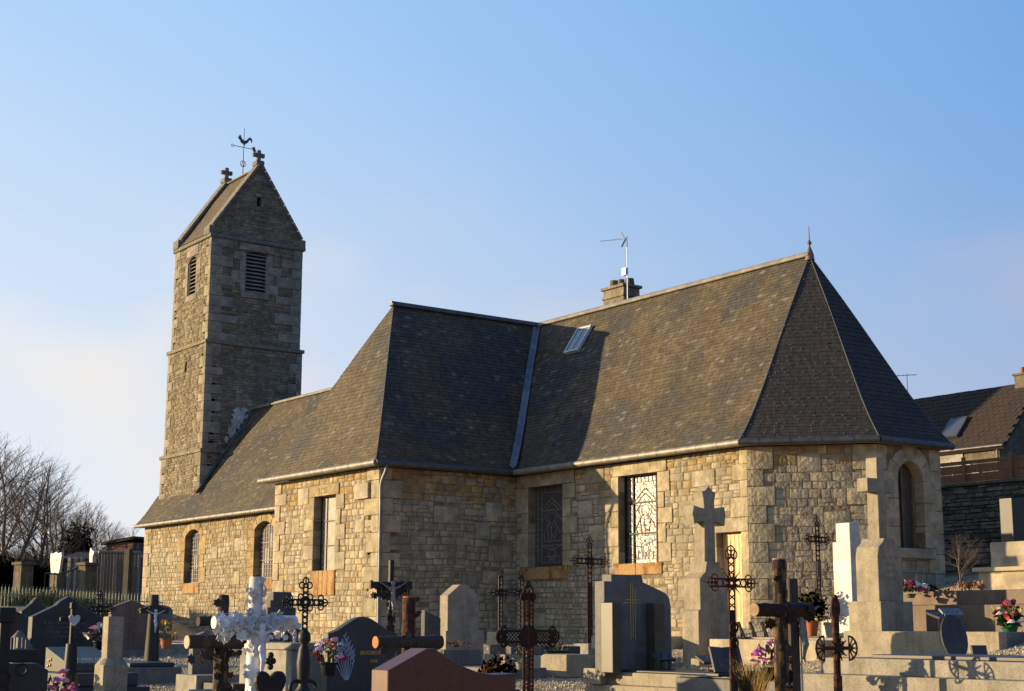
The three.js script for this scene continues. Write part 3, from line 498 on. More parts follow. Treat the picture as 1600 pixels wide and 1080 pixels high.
roofFace('nave_north_roof', [-4.3, -9.489], [-24.1, -9.489], [-24.1, -6.764], [-4.3, -6.764], G - 0.005, 4.1, { bare: true });
const tw = (TZ + 0.06);
roofFace('tower_roof', [TX0 + 0.4, ZC + tw], [TX1 - 0.4, ZC + tw], [TX1 - 0.4, ZC], [TX0 + 0.4, ZC], Y1 + 0.16, APEX - Y1 - 0.3, { seed: 607, flat: true, col: (s, t, r) => mul3(mix3([0.16, 0.12, 0.085], [0.21, 0.155, 0.10], fbm(s, t, 3, 407)), r.in(0.85, 1.15)), w: [0.16, 0.24], row: 0.13 });
roofFace('tower_north_roof', [TX1 - 0.4, ZC - tw], [TX0 + 0.4, ZC - tw], [TX0 + 0.4, ZC], [TX1 - 0.4, ZC], Y1 + 0.16, APEX - Y1 - 0.3, { bare: true, flat: true });

// stones and slates: the largest in view are meshes of their own, the rest one mass for each wall or roof
function emitAll(specs, size, emit, each, mass, m, parentOf, keep, cap = 300) {
  for (const s of specs) s.size = size(s);
  const top = new Set(specs.filter(keep).sort((a, b) => b.size - a.size).slice(0, cap)), rest = new Map();
  for (const s of specs) { const p = parentOf(s); if (top.has(s)) { const g = new Geo(); emit(g, s); part(p, each, g.build(), m, false); } else { if (!rest.has(p)) rest.set(p, new Geo()); emit(rest.get(p), s); } }
  for (const [p, g] of rest) part(p, mass, g.build(), m, false).userData.kind = 'stuff';
}
const see = (p, n) => { const d = camP.clone().sub(p), l = d.length(); return Math.max(0.02, d.dot(n) / l) / (l * l); };
const hidden = (s) => { const p = s.F.P(s.pts[0][0], s.pts[0][1]); return p.y < GR(p.x, p.z) + 0.9; };
emitAll(stoneSpecs, (s) => s.area * see(s.F.P(s.pts[0][0], s.pts[0][1]), s.F.N), emitStone, 'stone', 'wall_stones', mat.stone, (s) => wallMesh[s.wall], (s) => !hidden(s));
emitAll(slateSpecs, (s) => s.w * see(s.q[0], s.nrm), emitSlate, 'slate', 'slate_courses', mat.slate, (s) => s.base, (s) => s.w > 0.1 && /chancel|apse|transept_front/.test(s.name));

{ // slate hooks glinting on the newer apse roof
  const g = []; const r = rng(99);
  for (const s of slateSpecs) if (s.name === 'apse_southeast_roof' && r() < 0.34) { const p = s.q[0].clone().lerp(s.q[1], 0.5); g.push(box(0.013, 0.014, 0.013, p.x + s.nrm.x * 0.008, p.y + s.nrm.y * 0.008, p.z + s.nrm.z * 0.008, 0.4, 0.7, 0)); }
  const o = part(church, 'slate_hooks', g, M([0.45, 0.43, 0.39], { roughness: 0.5 })); o.userData.kind = 'stuff';
}
// ridges, hips, valley
const onRoof = (A, D, n = 8, yy = y0, h = RH, lift = 0.03) => { const p = []; for (let i = 0; i <= n; i++) { const t = i / n; p.push(new V3(lerp(A[0], D[0], t), yy + h * prof(t) + lift, lerp(A[1], D[1], t))); } return p; };
const RY = y0 + RH;
part(church, 'ridge_cap', [rbox(10.2, 0.09, 0.2, 2.12, RY + 0.025, ZC, 0.03), cyl(0.05, 0.05, 10.2, 2.12, RY + 0.07, ZC, 8, 0, 0, Math.PI / 2)], M([0.24, 0.225, 0.19], { roughness: 0.7, map: T.mottle }));
part(church, 'ridge_cap', [rbox(0.2, 0.09, 4.7, -2.876, RY + 0.028, -4.4, 0.03), cyl(0.05, 0.05, 4.7, -2.876, RY + 0.072, -4.4, 8, Math.PI / 2, 0, 0)], mat.zincDark);
part(church, 'ridge_cap', [rbox(16.4, 0.08, 0.2, -12.2, G + 4.11, ZC, 0.03), cyl(0.045, 0.045, 16.4, -12.2, G + 4.15, ZC, 8, 0, 0, Math.PI / 2)], M([0.26, 0.245, 0.20], { roughness: 0.7, map: T.mottle }));
part(church, 'ridge_cap', rbox(2.5, 0.07, 0.2, (TX0 + TX1) / 2, APEX - 0.11, ZC, 0.03), copingM);
{ // valley: a folded strip of zinc between transept and chancel
  const a = onRoof([0.03, -3.85], [-2.876, -6.764], 10, y0, RH, 0), g = new Geo(), n = new V3(0.5, 0.7, 0.5).normalize(), c = [1, 1, 1], off = [new V3(0.0, 0.11, 0.13), new V3(0, 0.035, 0), new V3(0.13, 0.11, 0.0)];
  for (let i = 0; i < 10; i++) for (let k = 0; k < 2; k++) { const q = [a[i].clone().add(off[k]), a[i + 1].clone().add(off[k]), a[i + 1].clone().add(off[k + 1]), a[i].clone().add(off[k + 1])]; g.tri(q[0], q[3], q[2], n, n, n, [0, i], [0.2, i], [0.2, i + 1], c); g.tri(q[0], q[2], q[1], n, n, n, [0, i], [0.2, i + 1], [0, i + 1], c); }
  part(church, 'valley_strip', g.build(false), mat.zincBlue);
}
for (const [A, D, m] of [[[0, 0], [-2.876, -2.139], mat.lead], [[-5.752, 0], [-2.876, -2.139], mat.lead], [[7.8, -3.883], [7.17, -6.764], mat.lead], [[9.865, -5.651], [7.17, -6.764], mat.lead], [[9.865, -7.877], [7.17, -6.764], mat.lead]]) part(church, 'hip_strip', tube(onRoof(A, D, 8, y0, RH, 0.012), 0.014, 16, 6), m);
part(church, 'finial', [moved(new THREE.LatheGeometry([[0.001, 0.68], [0.008, 0.64], [0.014, 0.36], [0.015, 0.34], [0.05, 0.29], [0.055, 0.265], [0.022, 0.23], [0.026, 0.19], [0.08, 0.05], [0.11, -0.12]].map((p) => new V2(...p)), 12), 7.17, RY + 0.02, ZC)], M([0.16, 0.115, 0.10], { metalness: 0.3, roughness: 0.6 }));
// eaves: boards under the slates, gutters with their joints, downpipe
const eave = [[[-5.85, 0.02], [0.02, 0.02]], [[0.02, 0.02], [0.02, -3.9]], [[0, -3.86], [7.82, -3.86]], [[7.82, -3.86], [9.89, -5.64]], [[9.89, -5.64], [9.89, -7.89]], [[-24.15, -4.02], [-5.7, -4.02]]];
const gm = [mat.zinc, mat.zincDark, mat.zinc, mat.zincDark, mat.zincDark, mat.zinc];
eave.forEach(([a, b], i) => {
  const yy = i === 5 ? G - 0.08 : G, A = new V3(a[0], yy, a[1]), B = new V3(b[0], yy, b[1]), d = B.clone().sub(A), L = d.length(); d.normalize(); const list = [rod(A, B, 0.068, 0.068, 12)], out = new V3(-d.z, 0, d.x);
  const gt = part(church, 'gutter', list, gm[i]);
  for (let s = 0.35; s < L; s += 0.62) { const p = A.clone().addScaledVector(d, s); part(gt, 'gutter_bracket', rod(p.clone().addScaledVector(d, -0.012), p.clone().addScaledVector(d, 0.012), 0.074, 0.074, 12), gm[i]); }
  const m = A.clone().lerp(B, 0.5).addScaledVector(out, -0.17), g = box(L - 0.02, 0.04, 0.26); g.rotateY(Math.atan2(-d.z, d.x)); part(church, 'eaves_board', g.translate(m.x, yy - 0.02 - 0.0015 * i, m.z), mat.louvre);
});
part(church, 'downpipe', [tube([new V3(0.03, G - 0.05, -0.26), new V3(0.02, G - 0.16, -0.26), new V3(-0.12, G - 0.34, -0.26), new V3(-0.19, G - 0.5, -0.26), new V3(-0.19, G - 0.8, -0.26)], 0.042, 20, 10), cyl(0.042, 0.042, 3.4, -0.19, G - 2.45, -0.26, 10), cyl(0.05, 0.05, 0.06, -0.19, G - 0.78, -0.26, 10), cyl(0.05, 0.05, 0.06, -0.19, G - 1.95, -0.26, 10), cyl(0.05, 0.05, 0.06, -0.19, G - 3.1, -0.26, 10)], mat.zincBlue);

// ---------------------------------------------------------------- windows, door, louvres
function onWall(F, g, d = 0) { const p = g.attributes.position; for (let i = 0; i < p.count; i++) { const q = F.P(p.getX(i), p.getY(i), p.getZ(i) + d); p.setXYZ(i, q.x, q.y, q.z); } g.computeVertexNormals(); return g; }
const bar2 = (x0, y0, x1, y1, w, d = 0.014) => { const l = Math.hypot(x1 - x0, y1 - y0); return moved(new THREE.BoxGeometry(l, w, d), 0, 0, 0, 0, 0, Math.atan2(y1 - y0, x1 - x0)).translate((x0 + x1) / 2, (y0 + y1) / 2, 0); };
const ring2 = (x, y, r, w) => moved(new THREE.TorusGeometry(r, w / 2, 4, 18), x, y, 0);
function windowUnit(name, F, o, depth, panes, lead, leadM, label) {
  const g = new THREE.Group(); g.name = name; church.add(g); if (label) g.userData.label = label;
  for (const [a, b, c, d, m] of panes) { const hole = a === null ? poly(archHole(o)) : poly(rectOut(a, b, c, d)); part(g, 'pane', onWall(F, new THREE.ExtrudeGeometry(hole, { depth: 0.01, bevelEnabled: false }), -depth - 0.01), m); }
  for (const [n, list, m, dd] of lead) part(g, n, list.map((q) => onWall(F, q, -depth + dd)), m);
  return g;
}
{ // nave windows: leaded lattice
  const F = frame(-23.87, -4.319, 1, 0);
  for (const o of [{ u0: 3.66, u1: 4.94, v0: 1.84, v1: 3.44, rise: 0.25 }, { u0: 9.06, u1: 10.42, v0: 1.88, v1: 3.44, rise: 0.25 }]) {
    const w = o.u1 - o.u0, thin = [], bars = [], h = (u) => o.v1 + o.rise - 0.02 - 0.25 * (((u - o.u0 - w / 2) / (w / 2)) ** 2);
    for (let k = 1; k < 8; k++) { const u = o.u0 + (w * k) / 8; thin.push(bar2(u, o.v0, u, h(u), k % 4 ? 0.014 : 0.024)); }
    for (let k = 0; k < 13; k++) { const v = o.v0 + 0.14 * k + 0.02; if (v < o.v1 + o.rise - 0.1) thin.push(bar2(o.u0, v, o.u1, v, k % 4 ? 0.014 : 0.03)); }
    const g = windowUnit('arched_window', F, o, 0.2, [], [['leading', thin, mat.leadPale, 0.012]], null);
    for (let i = 0; i < 4; i++) for (let k = 0; k < 4; k++) { const a = o.u0 + (w * i) / 4, b = o.u0 + (w * (i + 1)) / 4, c = o.v0 + 0.02 + 0.56 * k * 0.84, top = Math.min(h((a + b) / 2) + 0.03, c + 0.47); if (top > c) part(g, 'pane', onWall(F, new THREE.BoxGeometry(b - a, top - c, 0.01).translate((a + b) / 2, (c + top) / 2, 0), -0.205 - 0.0005 * ((i * 7 + k * 3) % 5)), (i * 5 + k * 3) % 4 === 0 ? mat.glassDusty : mat.glassPink); }
    for (let k = 0; k < 3; k++) part(wallMesh.nave_wall, 'sill_stone', onWall(F, new THREE.BoxGeometry((w + 0.08) / 3 - 0.012, 0.34, 0.3).translate(o.u0 - 0.04 + (w + 0.08) * (k + 0.5) / 3, o.v0 - 0.175, -0.115)), mat.stain);
  }
}
{ // transept window: tall, three dusty panels between iron bars
  const F = frame(-5.47, -0.28, 1, 0), o = { u0: 2.09, u1: 3.18, v0: 1.72, v1: 3.52 }, bars = [bar2(2.09, 2.32, 3.18, 2.32, 0.025, 0.02), bar2(2.09, 2.92, 3.18, 2.92, 0.025, 0.02), bar2(2.40, 1.72, 2.40, 3.52, 0.02), bar2(2.12, 1.72, 2.12, 3.52, 0.03)], fine = [];
  for (let k = 0; k < 12; k++) fine.push(bar2(2.1, 1.8 + k * 0.145, 2.4, 1.8 + k * 0.145, 0.012)); fine.push(bar2(2.25, 1.72, 2.25, 3.52, 0.012));
  const g = windowUnit('tall_window', F, o, 0.2, [[2.09, 2.4, 1.72, 3.52, mat.glassDusty], [2.4, 3.18, 1.72, 2.32, mat.glassDusty], [2.4, 3.18, 2.32, 2.92, mat.glassDusty], [2.4, 3.18, 2.92, 3.52, mat.glassDusty]], [['window_bars', bars, mat.iron, 0.014], ['leading', fine, mat.leadPale, 0.008]]);
  for (const [a, b] of [[2.05, 2.42], [2.42, 2.62], [2.62, 2.86], [2.86, 3.22]]) part(wallMesh.transept_front_wall, 'sill_stone', onWall(F, new RoundedBoxGeometry(b - a - 0.012, 0.59, 0.3, 1, 0.012).translate((a + b) / 2, 1.42, -0.12)), mat.stain);
  part(wallMesh.transept_front_wall, 'date_inscription', [onWall(F, words('1735', 0.15, 0.012).translate(2.56, 3.57, 0.034)), onWall(F, new THREE.BoxGeometry(0.014, 0.22, 0.012).translate(2.32, 3.645, 0.038)), onWall(F, new THREE.BoxGeometry(0.42, 0.012, 0.012).translate(2.53, 3.745, 0.038))], M([0.16, 0.12, 0.07])).userData.label = 'carved date 1735 on the window lintel';
  part(wallMesh.transept_front_wall, 'stone_plaque', onWall(F, new RoundedBoxGeometry(0.62, 0.36, 0.12, 1, 0.01).translate(4.47, 3.50, 0.02)), M([0.47, 0.40, 0.29], { map: T.mottle, bumpMap: T.rockBump, bumpScale: 0.01 }));
}
{ // chancel windows: stained glass in patterned leads
  const F = frame(-0.28, -4.163, 1, 0), fig = (u0, u1, v0, v1, w) => {
    const L = [], cx = (u0 + u1) / 2, W = u1 - u0, H = v1 - v0, X = (t) => u0 + W * t, Y = (t) => v0 + H * t, b = (a, c, d, e) => L.push(bar2(X(a), Y(c), X(d), Y(e), w));
    for (const x of [0.09, 0.2, 0.8, 0.91]) b(x, 0, x, 1); for (let k = 1; k < 15; k++) { b(0, k / 15, k % 2 ? 0.2 : 0.09, k / 15); b(k % 2 ? 0.8 : 0.91, k / 15, 1, k / 15); }
    for (const y of [0.04, 0.26, 0.31, 0.7, 0.93]) b(0.2, y, 0.8, y); for (let k = 1; k < 6; k++) b(0.2 + k * 0.1, 0.93, 0.2 + k * 0.1, 1);
    b(0.2, 0.7, 0.5, 0.86); b(0.8, 0.7, 0.5, 0.86); b(0.3, 0.7, 0.5, 0.8); b(0.7, 0.7, 0.5, 0.8); L.push(ring2(cx, Y(0.6), W * 0.1, w), ring2(cx, Y(0.6), W * 0.16, w), ring2(cx, Y(0.16), W * 0.12, w), ring2(cx, Y(0.16), W * 0.07, w), ring2(X(0.05), Y(0.5), W * 0.05, w), ring2(X(0.95), Y(0.5), W * 0.05, w));
    b(0.42, 0.31, 0.36, 0.5); b(0.36, 0.5, 0.45, 0.56); b(0.58, 0.31, 0.64, 0.5); b(0.64, 0.5, 0.55, 0.56); b(0.5, 0.31, 0.47, 0.5); b(0.36, 0.5, 0.26, 0.4); b(0.64, 0.5, 0.74, 0.42); b(0.26, 0.4, 0.3, 0.31); b(0.46, 0.42, 0.56, 0.36); b(0.2, 0.56, 0.36, 0.66); b(0.8, 0.56, 0.64, 0.66); b(0.2, 0.26, 0.5, 0.2); b(0.8, 0.26, 0.5, 0.2); b(0.3, 0.04, 0.3, 0.12); b(0.7, 0.04, 0.7, 0.12); b(0.3, 0.12, 0.7, 0.12); for (const x of [0.42, 0.5, 0.58]) b(x, 0.04, x, 0.12);
    return L;
  };
  const w1 = { u0: 0.51, u1: 1.88, v0: 1.8, v1: 3.71 }, w2 = { u0: 3.91, u1: 5.24, v0: 1.78, v1: 3.72 };
  const g1 = windowUnit('stained_glass_window', F, w1, 0.2, [[0.51, 0.96, 1.8, 3.71, mat.stainedGlass], [0.96, 1.42, 1.8, 3.71, mat.stainedGlass], [1.42, 1.88, 1.8, 3.71, mat.stainedGlass]], [['leading', fig(0.52, 1.87, 1.82, 3.7, 0.016), mat.leadPale, 0.01]], 'dark stained glass window beside the transept, pale lead pattern');
  const bars = [bar2(4.20, 1.78, 4.20, 3.72, 0.035, 0.03), bar2(4.98, 1.78, 4.98, 3.72, 0.035, 0.03), bar2(3.91, 2.44, 5.24, 2.44, 0.03, 0.03), bar2(3.91, 3.12, 5.24, 3.12, 0.03, 0.03), bar2(3.93, 1.78, 3.93, 3.72, 0.04, 0.03)], us = [3.91, 4.2, 4.98, 5.24], vs = [1.78, 2.44, 3.12, 3.72], ps = [];
  for (let i = 0; i < 3; i++) for (let k = 0; k < 3; k++) ps.push([us[i], us[i + 1], vs[k], vs[k + 1], mat.stainedGlass]);
  windowUnit('stained_glass_window', F, w2, 0.2, ps, [['leading', fig(3.93, 5.22, 1.8, 3.7, 0.013), mat.leadPale, 0.008], ['window_bars', bars, mat.iron, 0.022]], 'stained glass window glinting in the sun between iron bars');
  for (const [a, b, v0, v1] of [[0.3, 1.1, 1.5, 1.8], [1.1, 2.05, 1.5, 1.8], [3.78, 4.5, 1.52, 1.78], [4.5, 5.36, 1.52, 1.78]]) part(wallMesh.chancel_wall, 'sill_stone', onWall(F, new RoundedBoxGeometry(b - a - 0.012, v1 - v0 - 0.01, 0.3, 1, 0.012).translate((a + b) / 2, (v0 + v1) / 2, -0.11)), mat.stain);
  const dr = new THREE.Group(); dr.name = 'door'; church.add(dr); dr.userData.label = 'narrow varnished plank door near the corner of the chancel';
  for (let k = 0; k < 6; k++) part(dr, 'door_board', onWall(F, new RoundedBoxGeometry(0.112, 2.1, 0.04, 1, 0.006).translate(7.115 + k * 0.118, 1.25, -0.17 - 0.002 * (k % 2))), mat.doorWood);
  part(dr, 'door_handle', [onWall(F, new THREE.BoxGeometry(0.03, 0.16, 0.02).translate(7.66, 1.2, -0.14))], mat.iron);
}
{ // apse window, round-headed
  const F = frame(9.66, -5.82, 0, -1), o = { u0: 0.56, u1: 1.35, v0: 1.98, v1: 3.34, rise: 0.394 };
  windowUnit('round_headed_window', F, o, 0.26, [[null, 0, 0, 0, mat.stainedGlass]], [['window_frame', [bar2(0.74, 1.98, 0.74, 3.6, 0.05, 0.05), bar2(0.96, 1.98, 0.96, 3.72, 0.035, 0.04), bar2(0.60, 1.98, 0.60, 3.42, 0.05, 0.05), bar2(1.3, 1.98, 1.3, 3.42, 0.06, 0.05)], M([0.20, 0.14, 0.075], { map: T.wood }), 0.03], ['leading', [bar2(0.6, 2.5, 1.3, 2.5, 0.02), bar2(0.6, 3.05, 1.3, 3.05, 0.02)], mat.lead, 0.01]], 'round-headed window in the east side of the apse');
  part(wallMesh.apse_east_wall, 'sill_stone', onWall(F, new RoundedBoxGeometry(1.2, 0.2, 0.42, 1, 0.02).translate(0.95, 1.87, -0.1)), M([0.36, 0.31, 0.22], { map: T.mottle }));
}
function louvres(F, o, m, n) {
  const g = new THREE.Group(); g.name = 'louvred_opening'; church.add(g); const w = o.u1 - o.u0, H = o.v1 + (o.rise || 0) - o.v0;
  for (let k = 0; k < n; k++) part(g, 'slat', onWall(F, new THREE.BoxGeometry(w - 0.02, 0.022, 0.17).rotateX(0.6).translate(o.u0 + w / 2, o.v0 + (H * (k + 0.5)) / n, 0), -0.12), m);
  part(g, 'louvre_frame', [onWall(F, bar2(o.u0 + 0.025, o.v0, o.u0 + 0.025, o.v1, 0.05, 0.06), -0.05), onWall(F, bar2(o.u1 - 0.025, o.v0, o.u1 - 0.025, o.v1, 0.05, 0.06), -0.05)], m);
}
louvres(frame(TX0 - 0.02, ZC + TZ + 0.02, 1, 0), { u0: 1.26, u1: 2.0, v0: 12.53, v1: 13.78, rise: 0.22 }, mat.louvre, 10);
louvres(frame(TX1 + 0.02, ZC + TZ + 0.02, 0, -1), { u0: 1.36, u1: 2.29, v0: 12.55, v1: 14.02, rise: 0.09 }, mat.louvre, 11);

{ // smears of lime mortar where the nave roof meets the tower, and a lead flashing
  const F = frame(TX1 + 0.16, ZC + TZ + 0.16, 0, -1), r = rng(12), lm = M([0.62, 0.61, 0.58], { map: T.mottle, bumpMap: T.rockBump, bumpScale: 0.04 });
  for (const [cu, cv, ru, rv] of [[1.42, 7.92, 0.34, 0.3], [1.3, 7.6, 0.24, 0.32], [1.12, 7.28, 0.2, 0.26], [1.6, 8.12, 0.16, 0.1], [1.75, 7.86, 0.2, 0.1], [0.95, 7.0, 0.1, 0.14]]) { const pts = []; for (let i = 0; i < 22; i++) { const a = (i / 22) * Math.PI * 2, k = r.in(0.55, 1.15); pts.push([cu + Math.cos(a) * ru * k, cv + Math.sin(a) * rv * k]); } part(church, 'lime_mortar_patch', onWall(F, new THREE.ExtrudeGeometry(poly(pts), { depth: 0.03 + r.in(0, 0.006), bevelEnabled: false })), lm); }
  part(church, 'mortar_fillet', rod(new V3(TX1 + 0.2, 5.0, -4.62), new V3(TX1 + 0.2, G + 4.0, -6.7), 0.06, 0.06, 6), mat.zincDark);
  part(church, 'flashing', box(0.5, 0.02, 0.26, -20.5, 5.55, -4.78, 0.98, 0, 0), M([0.30, 0.28, 0.24]));
}
{ // weathercock
  const w = new THREE.Group(); w.name = 'weathercock'; church.add(w); const x = -21.9, y = APEX - 0.1, cw = M([0.09, 0.085, 0.08], { metalness: 0.5, roughness: 0.5 });
  part(w, 'rod', cyl(0.022, 0.012, 1.95, x, y + 0.98, ZC, 6), cw); part(w, 'arrow', [rod(new V3(x, y + 1.16, ZC + 0.42), new V3(x, y + 1.16, ZC - 0.42), 0.014), moved(new THREE.TorusGeometry(0.05, 0.012, 5, 12), x, y + 1.16, ZC + 0.47, 0, Math.PI / 2, 0), box(0.02, 0.2, 0.12, x, y + 1.16, ZC - 0.44, 0.4, 0, 0)], cw);
  part(w, 'scroll', [moved(new THREE.TorusGeometry(0.12, 0.012, 5, 16), x, y + 0.5, ZC, 0, Math.PI / 2, 0), moved(new THREE.TorusGeometry(0.12, 0.012, 5, 16), x, y + 0.5, ZC)], cw);
  const s = new THREE.Shape(); s.moveTo(-0.17, 0.1); s.lineTo(-0.26, 0.2); s.lineTo(-0.22, 0.25); s.quadraticCurveTo(-0.2, 0.34, -0.14, 0.3); s.quadraticCurveTo(-0.1, 0.14, 0.02, 0.12); s.quadraticCurveTo(0.12, 0.14, 0.16, 0.22); s.quadraticCurveTo(0.26, 0.36, 0.34, 0.22); s.quadraticCurveTo(0.37, 0.1, 0.3, 0.06); s.quadraticCurveTo(0.3, 0.18, 0.24, 0.2); s.quadraticCurveTo(0.17, 0.02, 0.05, -0.02); s.lineTo(0.04, -0.1); s.lineTo(-0.02, -0.1); s.lineTo(-0.03, -0.02); s.quadraticCurveTo(-0.15, 0, -0.17, 0.1);
  part(w, 'rooster', moved(extr(s, 0.03, 0.006, 6), 0, 0, 0, 0, Math.PI / 2, 0).translate(x, y + 1.32, ZC), cw);
}
{ // roof light, chimney with pots
  const s = new THREE.Group(); s.name = 'skylight'; church.add(s); const sl = Math.atan2(4.36, 2.88), cy = y0 + RH * prof((6.22 - 3.883) / 2.881) + 0.02, mk = (g) => g.rotateX(Math.PI / 2 - sl + 0 ).translate(-0.35, cy, -6.22);
  const R = (g) => { g.rotateX(-(Math.PI / 2 - sl)); return g.translate(-0.35, cy, -6.22 + 0.05); };
  part(s, 'skylight_frame', [R(rbox(0.05, 0.8, 0.09, -0.27, 0, 0)), R(rbox(0.05, 0.8, 0.09, 0.27, 0, 0)), R(rbox(0.59, 0.06, 0.092, 0, 0.4, 0)), R(rbox(0.59, 0.06, 0.092, 0, -0.4, 0)), R(rbox(0.03, 0.8, 0.085, 0, 0, 0))], M([0.50, 0.51, 0.53], { roughness: 0.5, metalness: 0.2 }));
  for (const x of [-0.132, 0.132]) part(s, 'skylight_pane', R(box(0.225, 0.76, 0.02, x, 0, 0.01)), mat.glassSky);
  const c = new THREE.Group(); c.name = 'chimney'; church.add(c); const cm = M([0.28, 0.235, 0.165], { map: T.mottle, bumpMap: T.rockBump, bumpScale: 0.03 });
  part(c, 'chimney_stack', box(0.84, 2.7, 0.56, -0.72, 8.02, -7.95), cm); part(c, 'chimney_cap', [rbox(0.92, 0.07, 0.64, -0.72, 9.08, -7.95, 0.02), rbox(0.96, 0.08, 0.68, -0.72, 9.34, -7.95, 0.02)], cm);
  for (const [x, h, q] of [[-1.02, 0.24, 0.13], [-0.72, 0.22, 0.1], [-0.38, 0.18, 0.14]]) part(c, 'chimney_pot', cyl(q, q * 0.85, h, x, 9.37 + h / 2, -7.95, 12), M([0.16, 0.125, 0.085], { map: T.mottle }));
  const a = new THREE.Group(); a.name = 'television_antenna'; church.add(a); const ax = -0.05, az = -7.6;
  part(a, 'mast', cyl(0.016, 0.012, 2.0, ax, 9.6, az, 6), mat.silver); part(a, 'boom', rod(new V3(ax, 10.55, az), new V3(ax - 0.6, 10.52, az + 0.44), 0.009), mat.silver);
  const el = []; for (let k = 0; k < 14; k++) { const t = 0.1 + k * 0.064; el.push(rod(new V3(ax - 0.6 * t - 0.03, 10.52, az + 0.44 * t - 0.04), new V3(ax - 0.6 * t + 0.03, 10.52, az + 0.44 * t + 0.04), 0.005)); }
  part(a, 'element', el, mat.silver); part(a, 'reflector', [box(0.014, 0.24, 0.12, ax - 0.08, 10.62, az + 0.06, 0, 0.6, 0.5), box(0.014, 0.22, 0.12, ax - 0.08, 10.42, az + 0.06, 0, 0.6, -0.5)], mat.silver); part(a, 'amplifier_box', rbox(0.16, 0.2, 0.1, ax - 0.1, 9.65, az), mat.silver);
}

// ================================================================ beyond the churchyard
// bare winter trees: trunk, limbs and a crown of fine twigs
function bareTree(seed, height, spread, levels) {
  const r = rng(seed), thick = new Geo(), thin = new Geo(), col = [1, 1, 1];
  const seg = (g, a, b, r0, r1, n) => {
    const d = b.clone().sub(a).normalize(), x = (Math.abs(d.y) < 0.9 ? new V3(0, 1, 0) : new V3(1, 0, 0)).cross(d).normalize(), y = d.clone().cross(x), A = [], B = [], N = [];
    for (let i = 0; i < n; i++) { const t = (i / n) * Math.PI * 2, v = x.clone().multiplyScalar(Math.cos(t)).addScaledVector(y, Math.sin(t)); N.push(v); A.push(a.clone().addScaledVector(v, r0)); B.push(b.clone().addScaledVector(v, r1)); }
    for (let i = 0; i < n; i++) { const j = (i + 1) % n; g.tri(A[i], A[j], B[j], N[i], N[j], N[j], [0, 0], [1, 0], [1, 1], col); g.tri(A[i], B[j], B[i], N[i], N[j], N[i], [0, 0], [1, 1], [0, 1], col); }
  };
  const grow = (p, d, len, rad, lv) => {
    const steps = lv > levels - 2 ? 3 : 2; let q = p.clone(), dir = d.clone(), rr = rad;
    for (let i = 0; i < steps; i++) {
      const nx = q.clone().addScaledVector(dir, len / steps), r2 = rr * (lv ? 0.86 : 0.8); seg(lv > levels - 3 ? thick : thin, q, nx, rr, r2, lv > levels - 2 ? 7 : lv > 1 ? 4 : 3);
      q = nx; rr = r2; dir.add(new V3(r.in(-0.2, 0.2), r.in(-0.06, 0.1), r.in(-0.2, 0.2))).normalize();
      if (lv > 0 && (i > 0 || lv < levels)) { const n = lv < 2 ? 2 : 1; for (let k = 0; k < n; k++) { const az = r() * Math.PI * 2, sp = r.in(0.5, 0.95) * spread, nd = dir.clone().add(new V3(Math.cos(az) * sp, r.in(-0.12, 0.28), Math.sin(az) * sp)).normalize(); grow(q, nd, len * r.in(0.6, 0.86), rr * r.in(0.5, 0.66), lv - 1); } }
    }
    if (lv > 0) grow(q, dir, len * 0.72, rr, lv - 1);
  };
  grow(new V3(0, -0.3, 0), new V3(r.in(-0.05, 0.05), 1, r.in(-0.05, 0.05)).normalize(), height * 0.24, height * 0.016, levels);
  const A = thick.build(false), B = thin.build(false); B.computeBoundingBox(); const k = height / B.boundingBox.max.y; return [A.scale(k, k, k), B.scale(k, k, k)];
}
const treeKinds = [bareTree(1, 10, 1.25, 6), bareTree(2, 10, 1.4, 6), bareTree(3, 10, 1.1, 6)], twigMats = [mat.twig, M([0.125, 0.098, 0.08], { roughness: 1 }), M([0.10, 0.082, 0.07], { roughness: 1 })];
function tree(kind, x, z, h, turn, label, group, y, name = 'bare_tree') {
  const t = thing(name, label, 'tree', x, y ?? GR(x, z), z, turn, group), s = h / 10;
  const a = part(t, 'trunk', treeKinds[kind][0], twigMats[kind], false), b = part(t, 'crown', treeKinds[kind][1], twigMats[kind], false); a.scale.setScalar(s); b.scale.setScalar(s); return t;
}
const away = (px, d) => { const k = (px - 800) / 2359; return [29.675 + d * (FW.x + k * RT.x), 17.597 + d * (FW.y + k * RT.y)]; }; // a spot d metres off at a bearing from the camera's stand
const WOOD = 'bare winter trees beyond the churchyard gate';
for (const [b, d, h, k, turn] of [[-24, 64, 7.4, 0, 0.3], [14, 70, 7.8, 1, 1.4], [66, 70, 6.6, 0, 2.2], [96, 78, 5.6, 2, 4.1], [124, 82, 5.2, 2, 0.9], [146, 74, 4.4, 1, 5.0], [168, 80, 4.6, 2, 3.0], [186, 76, 3.9, 1, 1.9], [206, 86, 4.1, 0, 2.7], [40, 84, 7.4, 2, 0.1], [-2, 70, 7.4, 2, 2.0], [76, 86, 6.4, 1, 3.7], [104, 90, 5.6, 0, 1.1], [140, 92, 5.0, 2, 2.5], [-10, 86, 8.2, 1, 3.3], [108, 70, 4.2, 0, 5.6]]) { const [x, z] = away(b, d); tree(k, x, z, h, turn, 'bare leafless tree with fine brown twigs in the wood beyond the churchyard gate', WOOD); }
{ const [x, z] = away(1545, 78); tree(1, x, z, 8.5, 0.5, 'bare treetop showing above the ridge of the tiled house', undefined, 4.1); const [x2, z2] = away(1475, 84); tree(0, x2, z2, 6.6, 1.5, 'low bare treetop behind the aerial of the tiled house', undefined, 4.1); }
